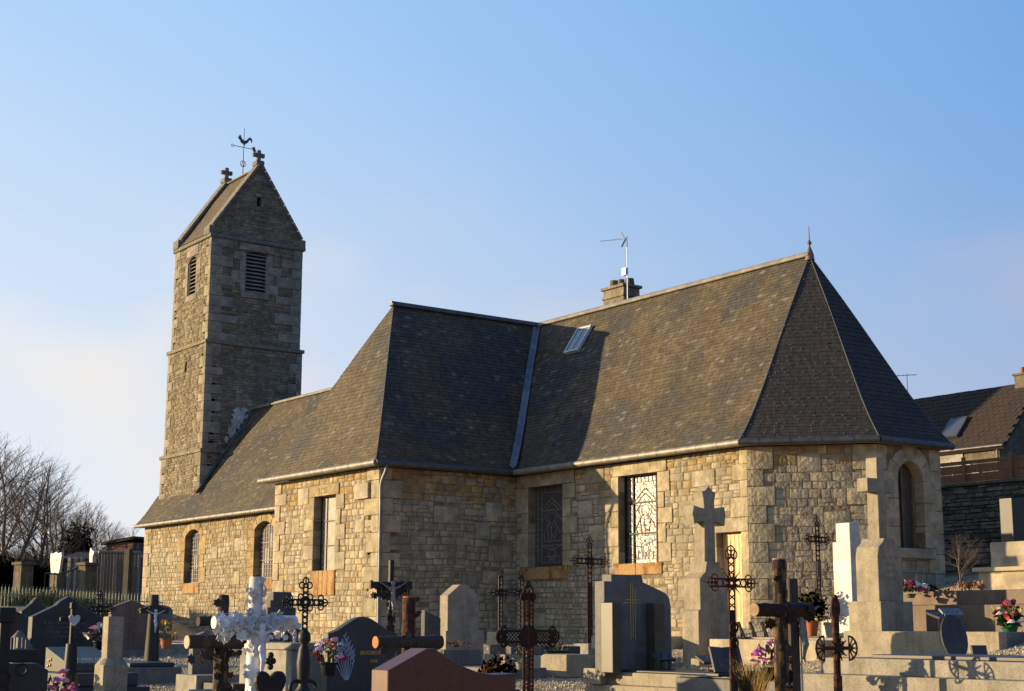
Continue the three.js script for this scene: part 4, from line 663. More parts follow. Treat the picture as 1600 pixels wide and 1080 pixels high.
{ // undergrowth under the trees: brambles and dead stems
  const r = rng(44), g = new Geo(), c = [1, 1, 1];
  for (let i = 0; i < 16000; i++) { const [x, z] = away(r.in(-60, 225), r.in(68, 88)), gy = GR(x, z), h = r.in(0.4, 2.6) * (0.4 + 1.0 * fbm(x * 0.4, z * 0.4, 2, 45)), a = r() * 7, w = r.in(0.02, 0.05), b = new V3(x, gy, z), t = new V3(x + r.in(-1.3, 1.3), gy + h, z + r.in(-1.3, 1.3)), s = new V3(Math.cos(a) * w, 0, Math.sin(a) * w), n = new V3(Math.cos(a + 1.57), 0.3, Math.sin(a + 1.57)).normalize(); g.tri(b.clone().sub(s), b.clone().add(s), t, n, n, n, [0, 0], [1, 0], [0, 1], c); }
  const o = part(scene, 'undergrowth', g.build(false), M([0.10, 0.072, 0.05], { side: THREE.DoubleSide, roughness: 1 }), false); tag(o, 'tangle of brown brambles and dead stems under the bare trees', 'undergrowth', null, 'stuff');
}
function bush(name, x, z, w, h, n, m, label, group, y, leaf = 0.12, seed = 1, cat = 'bush') { // leaf-sized faces through a rounded volume
  const r = rng(seed), g = new Geo(), c = [1, 1, 1];
  for (let i = 0; i < n; i++) { const a = r() * 6.283, e = Math.acos(r.in(-0.4, 1)), q = Math.pow(r(), 0.4) * (0.75 + 0.5 * vnoise(a * 2, e * 3, seed)), p = new V3(Math.cos(a) * Math.sin(e) * w / 2 * q, h * 0.42 + Math.cos(e) * h * 0.55 * q, Math.sin(a) * Math.sin(e) * w / 2 * q), d1 = new V3(r.in(-1, 1), r.in(-1, 1), r.in(-1, 1)).normalize().multiplyScalar(leaf * r.in(0.6, 1.2)), d2 = new V3(r.in(-1, 1), r.in(-1, 1), r.in(-1, 1)).cross(d1).normalize().multiplyScalar(leaf * 0.5), nn = d1.clone().cross(d2).normalize(); if (p.y < 0) p.y = 0.02; g.tri(p, p.clone().add(d1).add(d2), p.clone().add(d1).sub(d2), nn, nn, nn, [0, 0], [1, 0], [0, 1], c); }
  const o = part(scene, numbered(name), g.build(false), m, false); o.position.set(x, y ?? GR(x, z), z); return tag(o, label, cat, group);
}
{ const [x, z] = away(18, 66); bush('evergreen_shrub', x, z, 4.2, 1.7, 4200, mat.pine, 'dark evergreen shrub behind the stone gate pillar', null, undefined, 0.2, 3); const [x2, z2] = away(-22, 64); bush('evergreen_shrub', x2, z2, 3.6, 1.5, 3000, mat.pine, 'low dark evergreen shrub at the end of the railings', null, undefined, 0.2, 4); const [x3, z3] = away(126, 72); bush('conifer', x3, z3, 1.6, 3.4, 1800, mat.pine, 'small dark conifer among the bare trees', null, undefined, 0.2, 5, 'tree'); }

// churchyard gate, pillars, railings and what stands by them
const YB = 0.75;
function pillar(px, d, w, h, label) { const [x, z] = away(px, d), t = thing('gate_pillar', label, 'gate pillar', x, GR(x, z) - 0.1, z, 0.25); part(t, 'shaft', rbox(w, h, w, 0, h / 2, 0, 0.04), mat.schistFill); part(t, 'cap_stone', rbox(w + 0.14, 0.12, w + 0.14, 0, h + 0.06, 0, 0.03), mat.schistFill); return t; }
pillar(46, 60, 0.56, 1.5, 'dark square stone gate pillar next to the evergreen shrub'); pillar(144, 60, 0.5, 1.5, 'stone gate pillar on the church side of the green gate');
{
  const a = new V3(-29.7, 0, -2.65), b = new V3(-28.75, 0, -4.0), t = thing('churchyard_gate', 'green metal gate with a curved top between stone pillars', 'gate', a.x, GR(a.x, a.z) + 0.15, a.z), d = b.clone().sub(a), n = 9;
  part(t, 'rail', [rod(new V3(0, 0.25, 0), d.clone().setY(0.25), 0.03), tube([new V3(0, 0.95, 0), d.clone().multiplyScalar(0.4).setY(0.93), d.clone().setY(1.4)], 0.035, 12, 6)], mat.gateGreen);
  for (let k = 0; k <= n; k++) { const q = d.clone().multiplyScalar(k / n), top = lerp(0.95, 1.4, Math.pow(k / n, 1.8)); part(t, 'upright', rod(q.clone().setY(0.05), q.clone().setY(top), 0.018), mat.gateGreen); }
}
{
  const t = thing('railings', 'grey green pointed metal railings along the edge of the churchyard', 'railings', -14.4, 0, 5), a = new V3(-0.4, 0.62, 1.2), b = new V3(-0.7, 0.34, -6.4), n = 74, pale = uvBox(joined([box(0.018, 1.1, 0.022, 0, 0.5, 0), cyl(0.016, 0.001, 0.1, 0, 1.1, 0, 4)]));
  for (let k = 0; k <= n; k++) { const p = a.clone().lerp(b, k / n); const o = part(t, 'pale', pale, mat.palGreen, false); o.position.set(p.x, p.y - 0.12, p.z); }
  part(t, 'rail', [rod(a.clone().add(new V3(0.02, 0.75, 0)), b.clone().add(new V3(0.02, 0.75, 0)), 0.018), rod(a.clone().add(new V3(0.02, 0.1, 0)), b.clone().add(new V3(0.02, 0.1, 0)), 0.018)], mat.palGreen);
}
{ // pale slab-like memorial behind the gate
  const [x, z] = away(97, 62), s = poly([[-0.24, 0], [-0.16, 0.02], [0, 0.07], [0.2, 0], [0.25, 0.3], [0.3, 0.62], [0.26, 0.74], [0.1, 0.7], [-0.02, 0.76], [-0.2, 0.7], [-0.33, 0.72], [-0.35, 0.5]]), t = thing('white_stone', 'white irregular upright stone panel showing above the green gate', 'stone', x, GR(x, z) + 0.05, z, 0.15);
  part(t, 'panel', moved(extr(s, 0.1, 0.02), 0, 0, 0).scale(1.5, 1.25, 1.2).translate(0, 0.98, 0), mat.marble); part(t, 'plinth', rbox(0.6, 1.05, 0.3, 0, 0.5, -0.02), mat.schistFill); part(t, 'plate', rbox(0.06, 0.06, 0.02, 0.02, 1.58, 0.066), mat.iron);
  const [x2, z2] = away(152, 63), q = thing('white_stone', 'small white carved stone on the pillar by the timber screen', 'stone', x2, GR(x2, z2), z2, 0.1); part(q, 'carving', moved(extr(poly([[-0.12, 0], [0.14, 0], [0.12, 0.25], [0.24, 0.42], [0.05, 0.5], [-0.1, 0.6], [-0.16, 0.35]]), 0.16, 0.02), 0, 0, 0).scale(1.15, 1.15, 1.15).translate(0, 1.5, 0), mat.marble); part(q, 'plinth', rbox(0.6, 1.52, 0.5, 0, 0.75, 0), mat.schistFill);
  for (const px of [117, 126.5, 136]) { const [a, b] = away(px, 64); single('concrete_post', rbox(0.15, 1.85, 0.15, 0, 0.85, 0), mat.concrete, 'one of three pale concrete posts behind the green gate', 'post', a, GR(a, b), b, 0.6, 'concrete posts behind the gate'); }
}
{ // timber and glass screen with a post, roof edge
  const [x, z] = away(160, 61), [x2, z2] = away(226, 62), t = thing('timber_screen', 'weathered boarded screen between the gate pillar and the nave', 'screen', x, GR(x, z) - 0.1, z), d = new V3(x2 - x, 0, z2 - z), L = d.length(), n = 14; d.normalize();
  for (let k = 0; k < n; k++) { const q = d.clone().multiplyScalar((L * (k + 0.5)) / n), g = box(0.01, 2.05, L / n - 0.02); g.rotateY(Math.atan2(d.x, d.z)); part(t, 'screen_board', g.translate(q.x, 1.0, q.z), k % 4 === 1 ? mat.louvre : M([0.24, 0.19, 0.15], { map: T.wood })); }
  part(t, 'top_rail', rod(new V3(0, 2.06, 0), d.clone().multiplyScalar(L).setY(2.08), 0.06), mat.louvre);
  const [a, b] = away(207, 58.5); single('timber_post', box(0.24, 2.15, 0.24, 0, 1.0, 0), M([0.09, 0.085, 0.06], { map: T.wood }), 'tall dark timber post at the end of the railings', 'post', a, GR(a, b), b, 0.5);
  const [e, f] = away(217, 70), s = thing('brick_shed', 'red brick outbuilding with a low roof behind the timber screen', 'shed', e, GR(e, f) - 0.1, f, 0.5); part(s, 'wall', box(1.5, 2.6, 2.2, 0, 1.3, 0), mat.brick); part(s, 'roof', box(1.9, 0.12, 2.6, 0, 2.68, 0, 0, 0, 0.12), mat.roofTile); for (const k of [-0.7, -0.2, 0.3, 0.8]) part(s, 'post', box(0.1, 1.2, 0.1, 0.78, 1.95, k), mat.concrete);
  const [g1, g2] = away(175, 68), w = thing('low_shed', 'long low dark roof behind the timber screen', 'shed', g1, GR(g1, g2) - 0.1, g2, 0.9); part(w, 'wall', box(3.2, 1.9, 2, 0, 0.95, 0), mat.schistFill); part(w, 'roof', box(3.6, 0.1, 2.5, 0, 2.0, 0, 0.16, 0, 0), mat.roofBase);
}
{ // rough grass below the gate
  const r = rng(61), g = new Geo(), c = [1, 1, 1];
  for (let i = 0; i < 9000; i++) { const [x, z] = away(r.in(-10, 222), r.in(44.5, 53)), y = GR(x, z), h = r.in(0.15, 0.5), a = r() * 7, w = 0.03, b = new V3(x, y, z), t = new V3(x + r.in(-0.15, 0.15), y + h, z + r.in(-0.15, 0.15)), s = new V3(Math.cos(a) * w, 0, Math.sin(a) * w), n = new V3(Math.cos(a + 1.57), 0.6, Math.sin(a + 1.57)).normalize(); g.tri(b.clone().sub(s), b.clone().add(s), t, n, n, n, [0, 0], [1, 0], [0, 1], c); }
  tag(part(scene, 'rough_grass', g.build(false), mat.grassBlade, false), 'rough yellow green grass on the bank behind the railings', 'grass', null, 'stuff');
}

// terrace and house north of the church
{
  const t = structure('terrace', box(60, 5.2, 50, 18, 1.5, -41.3), M([0.10, 0.10, 0.05], { map: T.grass })); t.userData.label = 'raised grassy terrace behind the retaining wall';
  const w = thing('retaining_wall', 'dark rubble retaining wall under the wooden fence', 'wall', 0, 0, -16), F = frame(-3, 0, 1, 0), r = rng(70), list = [];
  part(w, 'wall_core', box(26, 5.3, 0.5, 10, 1.52, -0.27), mat.schistFill); part(w, 'coping', rbox(26, 0.1, 0.6, 10, 4.2, -0.22, 0.03), mat.schistFill);
  const rest = new Geo(); let count = 0;
  for (let v = 0.2; v < 4.12;) { const h = Math.min(r.in(0.07, 0.17), 4.14 - v); for (let u = 0; u < 22;) { const ww = h * r.in(1.6, 4.6), s = { F, pts: chop(u + 0.012, u + ww - 0.012, v + 0.01, v + h - 0.01, r, 0.2, 0.02), back: -0.04, proud: r.in(0.01, 0.06), bevel: 0.02, round: 0.4, col: tone(r, [[0.21, 0.175, 0.125], [0.17, 0.14, 0.10], [0.26, 0.22, 0.16], [0.13, 0.108, 0.078]], 0.2) }; u += ww; const px = -3 + u; if (px > 3.4 && px < 7 && v > 2.5 && count < 290) { const g = new Geo(); emitStone(g, s); part(w, 'stone', g.build(), mat.stone, false); count++; } else emitStone(rest, s); } v += h; }
  part(w, 'wall_stones', rest.build(), mat.stone, false).userData.kind = 'stuff';
  const f = thing('wooden_fence', 'brown horizontal board fence on top of the retaining wall', 'fence', 2.2, 4.25, -16.35);
  for (let k = 0; k < 7; k++) { part(f, 'post', rbox(0.09, 0.72, 0.09, k * 1.5, 0.36, 0.06), mat.fenceWood); if (k < 6) for (const y of [0.16, 0.4, 0.58]) part(f, 'board', rbox(1.46, y === 0.58 ? 0.1 : 0.22, 0.03, k * 1.5 + 0.75, y, 0, 0.006), mat.fenceWood); }
}
{
  const h = thing('tiled_house', 'stone house with brown tiled roof, roof window and chimney above the terrace', 'house', -5, 4.1, -25.9), L = 9, ze = 1.9, yr = 4.4, ye = 2.28;
  const wall = poly([[-ze, 0], [ze, 0], [ze, ye - 0.1], [0, yr - 0.1], [-ze, ye - 0.1]]); part(h, 'wall', moved(extr(wall, L - 0.5), 0, 0, 0, 0, Math.PI / 2, 0), mat.schistFill);
  part(h, 'wall_facing', box(3.2, 1.1, 0.06, 1.2, 1.6, ze + 0.01), mat.plaster);
  const ar = []; for (let k = 0; k < 7; k++) { const a = Math.PI * (0.86 - 0.12 * k), b = Math.PI * (0.86 - 0.12 * (k + 1)) + 0.03, q = (t, R) => [Math.cos(t) * R, Math.sin(t) * R * 0.62]; part(h, 'arch_stone', moved(extr(poly([q(a, 0.82), q(a, 1.12), q(b, 1.12), q(b, 0.82)]), 0.1), 2.4, 1.12, ze + 0.05), M([0.50, 0.48, 0.43], { map: T.mottle })); }
  part(h, 'doorway', moved(extr(poly([[-0.8, -1.1], [0.8, -1.1], [0.76, 0.3], [0.5, 0.5], [0, 0.56], [-0.5, 0.5], [-0.76, 0.3]]), 0.05), 2.4, 1.1, ze + 0.035), mat.darkWood);
  for (const x of [1.9, 2.4, 2.85]) part(h, 'window_frame', box(0.06, 0.5, 0.03, x, 1.4, ze + 0.08), mat.louvre);
  const an = Math.atan2(yr - ye, ze), sl = Math.hypot(yr - ye, ze) + 0.25, rf = new THREE.Group(); rf.name = 'roof'; h.add(rf); part(rf, 'roof_deck', [moved(box(L, 0.08, sl, 0, -0.03, 0), 0, 0, 0, an, 0, 0).translate(0, (yr + ye) / 2 - 0.1, ze / 2 + 0.08), moved(box(L, 0.08, sl, 0, -0.03, 0), 0, 0, 0, -an, 0, 0).translate(0, (yr + ye) / 2 - 0.1, -ze / 2 - 0.08)], mat.roofTile);
  const tiles = [], r = rng(72); for (let k = 0; k < 15; k++) for (let i = 0; i < 40; i++) { const g = box(L / 40 - 0.015, 0.03, sl / 15 + 0.05, -L / 2 + (i + 0.5 + (k % 2) * 0.5) * L / 40, 0.035 + r.in(0, 0.012), sl / 2 - (k + 0.5) * sl / 15, -0.08, 0, 0); tiles.push(g); } const tm = moved(joined(tiles), 0, 0, 0, an, 0, 0).translate(0, (yr + ye) / 2 - 0.08, ze / 2 + 0.08); part(rf, 'tiles', tm, mat.roofTile).userData.kind = 'stuff';
  for (let i = 0; i < 22; i++) part(rf, 'ridge_tile', moved(new THREE.CylinderGeometry(0.12, 0.1, L / 22, 8, 1, false), 0, 0, 0, 0, 0, Math.PI / 2).translate(-L / 2 + (i + 0.5) * L / 22, yr - 0.06, 0), M([0.22, 0.12, 0.085], { map: T.tile }));
  const win = new THREE.Group(); win.name = 'roof_window'; h.add(win); const wz = (g) => moved(g, 0, 0, 0, an, 0, 0).translate(2.1, 2.95, 1.32 + 0.03); part(win, 'pane', wz(box(0.62, 0.02, 0.86, 0, 0.13, 0)), mat.glassSky); part(win, 'window_frame', [wz(box(0.05, 0.1, 0.98, -0.34, 0.09, 0)), wz(box(0.05, 0.1, 0.98, 0.34, 0.09, 0)), wz(box(0.72, 0.1, 0.05, 0, 0.092, 0.46)), wz(box(0.72, 0.1, 0.05, 0, 0.092, -0.46))], mat.zincDark);
  part(h, 'gutter', rod(new V3(-L / 2, ye - 0.12, ze + 0.17), new V3(L / 2, ye - 0.12, ze + 0.17), 0.06, 0.06, 8), mat.zincDark); part(h, 'downpipe', cyl(0.04, 0.04, 2.2, L / 2 - 0.3, 1.1, ze + 0.08, 8), mat.zincDark);
  part(h, 'chimney', [rbox(0.42, 0.46, 0.42, 3.95, yr + 0.1, 0), rbox(0.52, 0.07, 0.52, 3.95, yr + 0.34, 0)], mat.schistFill); part(h, 'chimney_pot', cyl(0.1, 0.09, 0.24, 3.95, yr + 0.48, 0, 10), mat.brick);
  part(h, 'chimney', [rbox(0.4, 0.36, 0.4, -3.0, yr + 0.05, -0.2)], mat.palePlaster);
  const an2 = new THREE.Group(); an2.name = 'television_antenna'; h.add(an2); part(an2, 'mast', cyl(0.02, 0.015, 1.1, -1.05, yr + 0.5, -0.1, 6), mat.silver); part(an2, 'boom', rod(new V3(-1.5, yr + 1.0, 0.2), new V3(-0.75, yr + 1.0, -0.3), 0.014), mat.silver); part(an2, 'element', [-1.45, -1.3, -1.15, -1, -0.85].map((x) => rod(new V3(x - 0.1, yr + 1.0, 0.2 - (x + 1.5) * 0.66 - 0.12), new V3(x + 0.1, yr + 1.0, 0.2 - (x + 1.5) * 0.66 + 0.12), 0.008)), mat.silver);
}

// ================================================================ graves
// Headstones face +x: their width runs along z. profile points are [across, up] in metres.
const facing = (g) => g.rotateY(Math.PI / 2); // a shape drawn in x,y, thick along z, turned to face +x (drawn +x becomes -z)
const slabStone = (pts, thick, bevel = 0.012) => facing(extr(poly(pts), thick, bevel, 6));
const bumpy = (n, f) => Array.from({ length: n + 1 }, (_, i) => f(i / n));
const outline = { // half-width w, height h
  gable: (w, h, s = 0.14) => [[-w, 0], [w, 0], [w, h - s], [0, h], [-w, h - s]],
  ogee: (w, h, s = 0.2) => [[-w, 0], [w, 0], ...bumpy(16, (t) => { const x = w - 2 * w * t, k = 1 - Math.abs(x) / w; return [x, h - s + s * (k * k * (3 - 2 * k))]; })],
  arch: (w, h, s = 0.14) => [[-w, 0], [w, 0], ...bumpy(12, (t) => { const x = w - 2 * w * t; return [x, h - s + s * Math.sqrt(Math.max(0, 1 - (x / w) ** 2))]; })],
  peak: (w, h, s = 0.16) => [[-w, 0], [w, 0], [w, h - s - 0.1], [w * 0.34, h - s * 0.75], [w * 0.24, h - 0.06], [0.0, h], [-w * 0.24, h - 0.06], [-w * 0.34, h - s * 0.75], [-w, h - s - 0.1]],
  chamfer: (w, h, s = 0.1) => [[-w, 0], [w, 0], [w, h - s], [w - s * 1.6, h], [-w + s * 1.6, h], [-w, h - s]],
};
function strokes(w, rows, seed, m, depth = 0.004, size = 0.035, gap = 1.7) { // worn, unreadable lettering as short cut strokes
  const r = rng(seed), g = []; rows.forEach((len, k) => { for (let x = -w * len / 2; x < w * len / 2; x += size * 0.72) { if (r() < 0.14) continue; g.push(facing(box(size * 0.1, size * r.in(0.8, 1), depth, x, -k * size * gap, 0))); if (r() < 0.7) g.push(facing(box(size * 0.4, size * 0.1, depth, x + size * 0.2, -k * size * gap + size * r.pick([-0.42, 0, 0.42]), 0))); } }); return joined(g);
}
function head(label, cat, x, z, turn = 0, group, name = 'headstone', y) { return thing(name, label, cat, x, y ?? GR(x, z) - 0.05, z, turn, group); }
// iron crosses: two bars with scrolls between them
function scrollCross(t, H, W, ya, m, o = {}) {
  const g = o.gap ?? 0.022, b = o.bar ?? 0.009, post = [], arm = [], y0 = o.y0 ?? 0, end = o.end ?? 0.05, ring = (y, z, r, w = 0.0075) => moved(new THREE.TorusGeometry(r, w, 5, 12), 0, y, z, 0, Math.PI / 2, 0);
  for (const s of [-1, 1]) { post.push(rod(new V3(0, y0, s * g), new V3(0, H - end, s * g), b)); arm.push(rod(new V3(0, ya + s * g, -W / 2 + end), new V3(0, ya + s * g, W / 2 - end), b)); }
  for (let y = y0 + 0.08; y < H - end; y += o.step ?? 0.085) post.push(ring(y, 0, g * 0.95)); for (let z = -W / 2 + end; z < W / 2 - end + 0.01; z += o.step ?? 0.085) arm.push(ring(ya, z, g * 0.95));
  part(t, 'post', post, m); part(t, 'crossbar', arm, m);
  const tip = (y, z, dy, dz) => [ring(y + dy * 0.03, z + dz * 0.03, end * 0.55), ring(y - dy * 0.01 + dz * 0.04, z - dz * 0.01 + dy * 0.04, end * 0.5), ring(y - dy * 0.01 - dz * 0.04, z - dz * 0.01 - dy * 0.04, end * 0.5), rod(new V3(0, y, z), new V3(0, y + dy * (end + 0.045), z + dz * (end + 0.045)), b * 1.2, 0.002)];
  for (const [y, z, dy, dz] of [[H - end, 0, 1, 0], [ya, W / 2 - end, 0, 1], [ya, -W / 2 + end, 0, -1]]) part(t, 'finial', tip(y, z, dy, dz), m);
  const ros = [ring(ya, 0, 0.05, 0.011), ring(ya, 0, 0.028, 0.01)]; if (o.rays) for (let k = 0; k < 12; k++) { const a = (k + 0.5) / 12 * Math.PI * 2, l = o.rays * (k % 3 === 1 ? 1 : 0.75); ros.push(rod(new V3(0.004, ya + Math.sin(a) * 0.05, Math.cos(a) * 0.05), new V3(0.004, ya + Math.sin(a) * l, Math.cos(a) * l), 0.012, 0.002, 4)); } else for (let k = 0; k < 4; k++) { const a = (k + 0.5) / 4 * Math.PI * 2; ros.push(ring(ya + Math.sin(a) * 0.07, Math.cos(a) * 0.07, 0.026)); }
  part(t, 'rosette', ros, m);
  if (o.foot) part(t, 'foot', [moved(new THREE.LatheGeometry(o.foot.map((p) => new V2(...p)), 10), 0, 0, 0)], m);
}
// little figure for the crucifixes: one continuous surface, arms raised along the beam
const corpusGeo = (() => {
  const N = 56, mc = new MarchingCubes(N, mat.silver, false, false, 40000), J = [[[0, 0.20, 0], 0.05, [0, 0.20, 0], 0.05], [[0, 0.13, 0], 0.02, [0, 0.19, 0], 0.02], [[0, 0.1, 0], 0.055, [0, -0.06, 0.005], 0.038], [[0, -0.06, 0.005], 0.045, [0, -0.1, 0.005], 0.05], [[0.045, 0.11, 0], 0.024, [0.16, 0.15, 0], 0.018], [[0.16, 0.15, 0], 0.018, [0.29, 0.22, 0], 0.013], [[-0.045, 0.11, 0], 0.024, [-0.16, 0.15, 0], 0.018], [[-0.16, 0.15, 0], 0.018, [-0.29, 0.22, 0], 0.013], [[0.022, -0.1, 0], 0.034, [0.03, -0.24, 0.035], 0.024], [[0.03, -0.24, 0.035], 0.023, [0.012, -0.40, 0], 0.014], [[-0.022, -0.1, 0], 0.034, [-0.01, -0.24, 0.04], 0.024], [[-0.01, -0.24, 0.04], 0.023, [-0.008, -0.41, 0.01], 0.014], [[0.0, -0.41, 0.01], 0.014, [0, -0.45, 0.03], 0.011]], S = 0.55;
  const f = mc.field, p = new V3(), a = new V3(), b = new V3();
  for (let k = 0; k < N; k++) for (let j = 0; j < N; j++) for (let i = 0; i < N; i++) { p.set((i - N / 2) / (N / 2) * S, (j - N / 2) / (N / 2) * S - 0.1, (k - N / 2) / (N / 2) * S); let d = 9; for (const [A, ra, B, rb] of J) { a.set(...A); b.set(...B); const ab = b.clone().sub(a), l = ab.lengthSq(), t = l ? clamp(p.clone().sub(a).dot(ab) / l) : 0, q = p.distanceTo(a.addScaledVector(ab, t)) - lerp(ra, rb, t), h = clamp(0.5 + 0.5 * (d - q) / 0.02); d = lerp(d, q, h) - 0.02 * h * (1 - h); } f[k * N * N + j * N + i] = -d; }
  mc.isolation = 0; mc.update(); const n = mc.count, g = new THREE.BufferGeometry(); g.setAttribute('position', new THREE.BufferAttribute(mc.positionArray.slice(0, n * 3), 3)); g.setAttribute('normal', new THREE.BufferAttribute(mc.normalArray.slice(0, n * 3), 3)); g.scale(S, S, S).translate(0, -0.1, 0); g.setAttribute('uv', new THREE.BufferAttribute(new Float32Array(n * 2), 2)); return g;
})();
function corpus(t, x, y, z, s, m) { const o = part(t, 'crucified_figure', corpusGeo.clone().scale(s, s, s).rotateY(Math.PI / 2), m); o.position.set(x, y, z); return o; }
// rustic crosses of moulded logs with ivy
function log(a, b, r, seed, seg = 12) { const d = b.clone().sub(a), l = d.length(), g = new THREE.CylinderGeometry(r * 0.95, r * 1.05, l, seg, 16), p = g.attributes.position; for (let i = 0; i < p.count; i++) { const x = p.getX(i), y = p.getY(i), z = p.getZ(i), q = Math.hypot(x, z); if (q > 1e-4 && Math.abs(y) < l / 2 - 1e-4) { const k = 1 + 0.3 * (fbm(Math.atan2(z, x) * 1.3 + 7, y * 16 + seed, 3, seed) - 0.5); p.setX(i, x * k); p.setZ(i, z * k); } } g.computeVertexNormals(); g.translate(0, l / 2, 0); g.applyQuaternion(new THREE.Quaternion().setFromUnitVectors(new V3(0, 1, 0), d.normalize())); return g.translate(a.x, a.y, a.z); }
const leafShape = new THREE.ExtrudeGeometry(poly([[0, -0.05], [0.022, -0.03], [0.05, -0.026], [0.036, 0.0], [0.045, 0.03], [0.02, 0.028], [0, 0.06], [-0.02, 0.028], [-0.045, 0.03], [-0.036, 0], [-0.05, -0.026], [-0.022, -0.03]]), { depth: 0.008, bevelEnabled: false });
function rusticCross(t, H, W, ya, rad, m, ends, seed, leaves, hang = 0.5, leafM = m, big = 1, armM = m) {
  part(t, 'post', log(new V3(0, -0.1, 0), new V3(0, H, 0), rad, seed), m); part(t, 'crossbar', log(new V3(0.01, ya, -W / 2), new V3(0.01, ya, W / 2), rad * 0.92, seed + 3), armM);
  part(t, 'cut_end', [cyl(rad * 0.86, rad * 0.86, 0.012, 0.01, ya, W / 2 + 0.004, 16, Math.PI / 2, 0, 0), cyl(rad * 0.86, rad * 0.86, 0.012, 0, H + 0.004, 0, 16)], ends);
  const r = rng(seed), g = [];
  for (let i = 0; i < leaves; i++) { const onArm = r() < 0.45, a = r.in(-1.8, 1.8), s = r.in(0.6, 1.3) * big, q = leafShape.clone().scale(s, s, s); q.rotateX(r.in(-0.8, 0.8)); q.rotateZ(r() * 6.3); q.rotateY(Math.PI / 2 + r.in(-1, 1)); const rr = rad * 1.08; if (onArm) { const z = r.in(-W / 2, W / 2), dn = r() < hang; q.translate(0.01 + Math.cos(a) * rr, ya + (dn ? -rr - r.in(0, 0.07) : Math.sin(a) * rr), z); } else { const y = r.in(Math.min(0.2, H * 0.2), H); q.translate(Math.cos(a) * rr, y, Math.sin(a) * rr * 1.15); } g.push(q); }
  if (g.length) part(t, 'ivy_leaves', g, leafM);
  for (let k = 0; k < 5; k++) { const y = r.in(0.2, H - 0.1), a = r.in(-1.5, 1.5); part(t, 'knot', moved(new THREE.CylinderGeometry(rad * 0.3, rad * 0.45, rad * 0.9, 7), 0, 0, 0, 0, 0, -1.2).applyMatrix4(new THREE.Matrix4().makeRotationY(a)).translate(Math.cos(a) * rad, y, -Math.sin(a) * rad), m); }
}
// flowers
function blossoms(t, n, w, h, y, cols, size, seed, leafM = mat.leafGreen, leafN = 40) {
  const r = rng(seed), by = new Map(), leaf = [], petalG = (s) => { const g = []; for (let k = 0; k < 7; k++) g.push(moved(new THREE.CircleGeometry(s * 0.55, 5), 0, s * 0.5, 0, -0.5, 0, 0).rotateZ((k / 7) * 6.283)); for (let k = 0; k < 5; k++) g.push(moved(new THREE.CircleGeometry(s * 0.36, 5), 0, s * 0.28, s * 0.2, -0.9, 0, 0).rotateZ((k / 5) * 6.283 + 0.4)); return joined(g); };
  for (let i = 0; i < n; i++) { const a = r() * 6.283, q = Math.sqrt(r()), m = r.pick(cols), g = petalG(size * r.in(0.8, 1.25)); g.rotateX(-1.2 + r.in(-0.6, 0.6)); g.rotateY(a + 1.57 + r.in(-0.5, 0.5)); g.rotateX(r.in(-0.3, 0.3)); g.translate(Math.cos(a) * q * w / 2, y + h * (1 - q * q * 0.7) * r.in(0.75, 1.05), Math.sin(a) * q * w / 2); if (!by.has(m)) by.set(m, []); by.get(m).push(g); }
  for (const [m, l] of by) part(t, 'blossom', l, m); for (let i = 0; i < leafN; i++) { const a = r() * 6.283, q = r(); leaf.push(moved(new THREE.CircleGeometry(size * r.in(0.5, 0.9), 5).scale(0.5, 1.3, 1), 0, size * 0.6, 0, r.in(-1.2, 0.4), 0, 0).rotateY(a).translate(Math.cos(a) * q * w * 0.5, y + h * r.in(0.05, 0.75), Math.sin(a) * q * w * 0.5)); } if (leaf.length) part(t, 'leaves', leaf, leafM);
}
function flowers(label, x, y, z, n, w, h, cols, size, seed, potM, pot = [0.07, 0.1], leafM, leafN, cat = 'flowers') { const t = thing('flower_arrangement', label, cat, x, y, z); part(t, 'pot', moved(new THREE.LatheGeometry([[0.001, 0], [pot[0] * 0.75, 0], [pot[0], pot[1]], [pot[0] * 1.08, pot[1]], [pot[0] * 1.06, pot[1] - 0.02], [pot[0] * 0.5, pot[1] - 0.025], [0.001, pot[1] - 0.025]].map((p) => new V2(...p)), 14)), potM); blossoms(t, n, w, h, pot[1] * 0.7, cols, size, seed, leafM, leafN); return t; }
function plaque(label, x, y, z, w, h, m, turn = 0, tilt = 0.4, stand = 0.0, pts) { const t = thing('memorial_plaque', label, 'plaque', x, y, z, turn); const g = pts ? slabStone(pts, 0.03, 0.004) : facing(rbox(w, h, 0.03, 0, h / 2, 0, 0.006)); g.rotateZ(tilt); part(t, 'plate', g.translate(0, stand, 0), m); part(t, 'support', [box(0.012, Math.max(0.03, stand + h * 0.4), 0.012, -0.05, (stand + h * 0.4) / 2, w * 0.25), box(0.012, Math.max(0.03, stand + h * 0.4), 0.012, -0.05, (stand + h * 0.4) / 2, -w * 0.25), box(0.1, 0.012, w * 0.7, -0.02, 0.006, 0)], mat.iron); return t; }
function slab(t, name, x0, x1, zc, w, y0, y1, m, r = 0.015) { return part(t, name, rbox(x1 - x0, y1 - y0, w, (x0 + x1) / 2, (y0 + y1) / 2, zc, r), m); }

